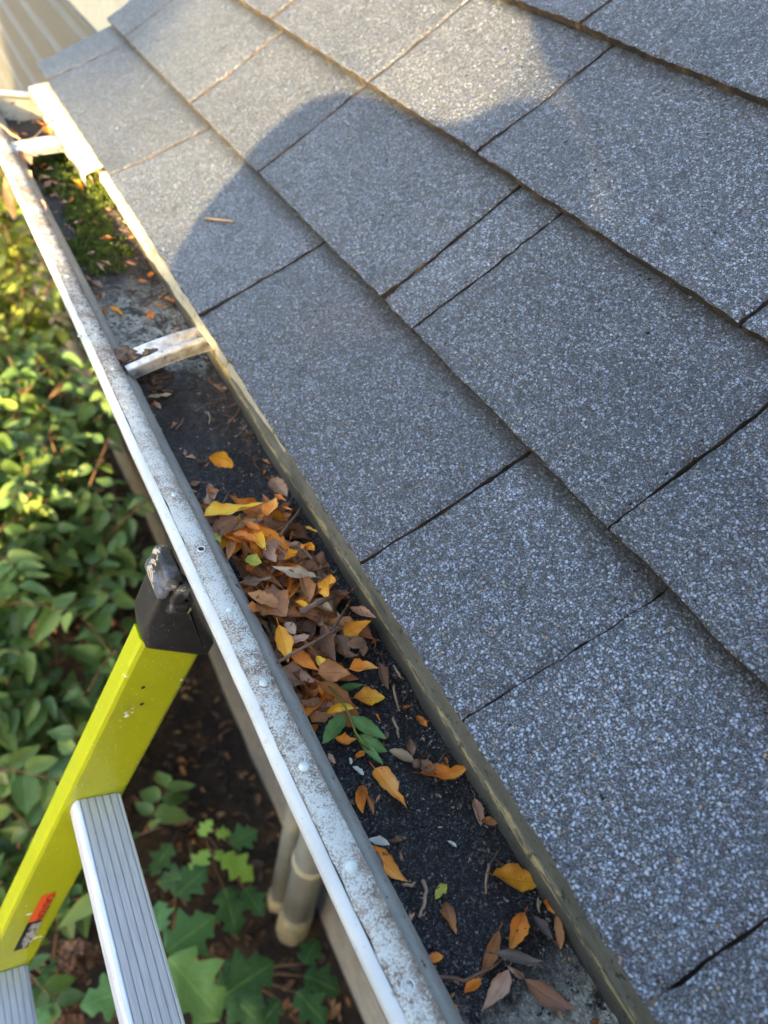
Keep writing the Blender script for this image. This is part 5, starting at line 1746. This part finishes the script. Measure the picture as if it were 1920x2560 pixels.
def far_shade_tree():  # unseen, added with a crown shaped to shade the far roof and wall
    r = random.Random(35)
    D = 12.0
    base = SH_ * -D + SB_ * -2.12; base.z = -2.4
    root = empty('added_tree', base)
    tag(root, 'unseen high leafy crown on a slender trunk added to shade the far wall', 'added_tree')
    pts = []
    for _ in range(24000):
        b = r.uniform(-2.1, 1.8); z = r.uniform(4.9, 8.4)
        e = (b / 1.6) ** 2 + ((z - 6.65) / 1.6) ** 2
        if e > 1.0 + .35 * fbm(b * 1.7, z * 1.7, 2): continue
        if e > .45 and b > 0 and r.random() < (e - .45) * 1.1: continue
        if b > .9 and fbm(b * 2.6, z * 2.6, 7) > .10: continue
        pts.append(SB_ * b + SH_ * r.uniform(-.7, .7) + Vector((0, 0, z)))
    vs, fs = leaf_cloud(pts, .15, r)
    link('crown', mesh('crown', vs, fs), M['litgreen'], root)
    vs, fs = tube([Vector((0, 0, -.2)), Vector((.03, 0, 2.0)), Vector((0, .05, 4.6)), Vector((.05, .05, 6.8)), Vector((0, .05, 8.0))], [.13, .11, .08, .05, .02], 10)
    link('trunk', mesh('trunk', vs, fs, True), M['bark'], root)
far_shade_tree()

# ------------------------------------------------------------------ the person on the ladder taking the picture
def skin_body(name, verts, edges, rads, mat, sub=2):
    me = bpy.data.meshes.new(name)
    me.from_pydata([tuple(v) for v in verts], edges, [])
    o = bpy.data.objects.new(name, me); COL.objects.link(o)
    md = o.modifiers.new('s', 'SKIN')
    for i, rr in enumerate(rads):
        sv = me.skin_vertices[0].data[i]
        sv.radius = rr if isinstance(rr, tuple) else (rr, rr)
        sv.use_root = (i == 0)
    md.use_smooth_shade = True
    o.modifiers.new('u', 'SUBSURF').levels = sub
    o.modifiers['u'].render_levels = sub
    dg = bpy.context.evaluated_depsgraph_get()
    m2 = bpy.data.meshes.new_from_object(o.evaluated_get(dg))
    m2.name = name
    bpy.data.objects.remove(o)
    return link(name, m2, mat)
M['skin'] = mat_simple('skin', (0.45, 0.28, 0.2), 0.5, 300, 0.08)
M['shirt'] = mat_simple('dark blue shirt', (0.04, 0.06, 0.12), 0.8, 300, 0.2)
M['trousers'] = mat_simple('grey work trousers', (0.10, 0.10, 0.10), 0.8, 300, 0.2)
M['hair'] = mat_simple('dark brown hair', (0.03, 0.02, 0.014), 0.6, 500, 0.3)
def person():
    # pelvis first; the person stands on the rungs facing the house, leaning towards the viewer's right
    PX, PY = -0.60, -0.280
    UPZ = 0.171
    V = [(PX + .02, PY, -.32), (PX + .02, PY - .01, -.15), (PX + .03, PY - .01, .04), (PX + .05, PY, .20), (PX + .07, PY - .03, .27), (PX + .09, PY - .07, .345),      # 0-5 spine to neck base
         (PX + .07, PY + .235, .222), (PX + .08, PY + .345, .06), (PX + .24, PY + .24, .05), (PX + .335, PY + .20, .17),                                  # 6-9 left arm: shoulder elbow forearm wrist
         (PX + .07, PY - .19, .24), (PX + .10, PY - .26, .03), (PX + .24, PY + .04, .06), (PX + .325, PY + .16, .17),                                   # 10-13 right arm
         (PX + .02, PY + .10, -.40), (PX + .06, PY + .11, -.82), (PX + .0, PY + .11, -1.24),                                                              # 14-16 left leg
         (PX + .02, PY - .10, -.40), (PX + .05, PY - .11, -.82), (PX - .0, PY - .11, -1.24)]
    E = [(0, 1), (1, 2), (2, 3), (3, 4), (4, 5), (3, 6), (6, 7), (7, 8), (8, 9), (3, 10), (10, 11), (11, 12), (12, 13), (0, 14), (14, 15), (15, 16), (0, 17), (17, 18), (18, 19)]
    Rd = [(.13, .16), (.115, .145), (.12, .15), (.10, .10), (.05, .05), .05, .065, .046, .040, .028, .065, .046, .040, .028, .088, .062, .045, .088, .062, .045]
    V = [Vector(v) + Vector((0, 0, UPZ)) for v in V]
    for i_ in (9, 13): V[i_].z -= UPZ * .8
    root = empty('person', (PX, PY, -1.2))
    tag(root, 'person in a dark blue shirt standing on the ladder holding up a phone', 'person')
    body = put(skin_body('body', V, E, Rd, M['shirt']), root)
    # head with face, ears and nose
    bm = bmesh.new(); bmesh.ops.create_uvsphere(bm, u_segments=32, v_segments=24, radius=1)
    hc = Vector((PX + .115, PY - .075, .475 + UPZ))
    for v in bm.verts:
        x, y, z = v.co
        k = 1 - .22 * max(0, -z) * (1 if x < 0 else .6)
        q = Vector((x * .098 * k, y * .077 * k, z * .118))
        if x > .7 and -.35 < z < .1 and abs(y) < .22: q.x += .022 * (1 - abs(y) / .22) * (1 - (z + .12) ** 2 * 8)     # nose
        if x > .6 and .08 < z < .3 and .2 < abs(y) < .55: q.x -= .008                                                   # eye sockets
        if abs(y) > .93 and abs(z) < .3 and abs(x) < .35: q.y *= 1.16                                                    # ears
        v.co = q + hc
    put(link('head', from_bm('head', bm, True), M['skin']), root)
    bm = bmesh.new(); bmesh.ops.create_uvsphere(bm, u_segments=32, v_segments=20, radius=1)
    for v in bm.verts:
        x, y, z = v.co
        q = Vector((x * .108 - .006, y * .087, z * .128 + .006)) * (1 + .04 * fbm(x * 6, y * 6, z * 6))
        v.co = q + hc
    dele = [v for v in bm.verts if (v.co.x - hc.x) > .05 and (v.co.z - hc.z) < .07 or (v.co.z - hc.z) < -.05]
    bmesh.ops.delete(bm, geom=dele, context='VERTS')
    put(link('hair', from_bm('hair', bm, True), M['hair']), root)
    # phone held behind the lens, upright edge towards the sun
    fwd = ray(960, 1280).normalized()
    rt = RM.transposed() @ Vector((1, 0, 0)); dn = RM.transposed() @ Vector((0, 1, 0))
    bm = box_bm((-.038, -.030, -.0115), (.038, .130, -.0035))
    bevel(bm, .003)
    me = from_bm('phone', bm)
    ph = link('phone', me, M['rubber'])
    mt = Matrix((rt, dn, fwd)).transposed().to_4x4(); mt.translation = CAM - fwd * .004
    ph.matrix_world = mt
    tag(ph, 'black phone held up in front of the person', 'phone')
    # hands: palm and five separate fingers each, closed on the sides of the phone
    for side, wr_ in ((-1, Vector(V[9])), (1, Vector(V[13]))):
        pc = CAM - fwd * .012 + rt * (side * .046) + dn * .075
        def W(a, b, c): return pc + rt * a * side + dn * b - fwd * c
        verts = [wr_, W(.016, .02, .012), W(.014, -.012, .010)]
        edges = [(0, 1), (1, 2)]
        rads = [.024, (.026, .015), (.026, .014)]
        for i, (b, ln) in enumerate(((-.040, .040), (-.018, .045), (.004, .042), (.024, .034))):
            s = len(verts)
            verts += [W(.010, b, .0), W(-.004, b, -.016), W(-.024, b - .002, -.016)]
            edges += [(2 if b < 0 else 1, s), (s, s + 1), (s + 1, s + 2)]
            rads += [.0095, .0085, .0072]
        s = len(verts)
        verts += [W(.004, .002, .020), W(-.018, -.018, .018), W(-.030, -.034, .015)]
        edges += [(1, s), (s, s + 1), (s + 1, s + 2)]
        rads += [.011, .0098, .0082]
        put(skin_body('hand', verts, edges, rads, M['skin'], 2), root)
    # trousers over the legs and shoes on a rung
    Vt = [V[0], V[14], V[15], V[16], V[17], V[18], V[19]]
    Et = [(0, 1), (1, 2), (2, 3), (0, 4), (4, 5), (5, 6)]
    put(skin_body('trousers', Vt, Et, [(.138, .165), .098, .074, .06, .098, .074, .06], M['trousers']), root)
    for i in (16, 19):
        f = Vector(V[i])
        vs, fs = tube([f + Vector((-.06, 0, -.06)), f + Vector((0, 0, -.05)), f + Vector((.10, 0, -.065)), f + Vector((.17, 0, -.075)), f + Vector((.195, 0, -.08))], [.028, .044, .042, .036, .018], 12)
        put(link('shoe', mesh('shoe', vs, fs, True), M['rubber']), root)
person()
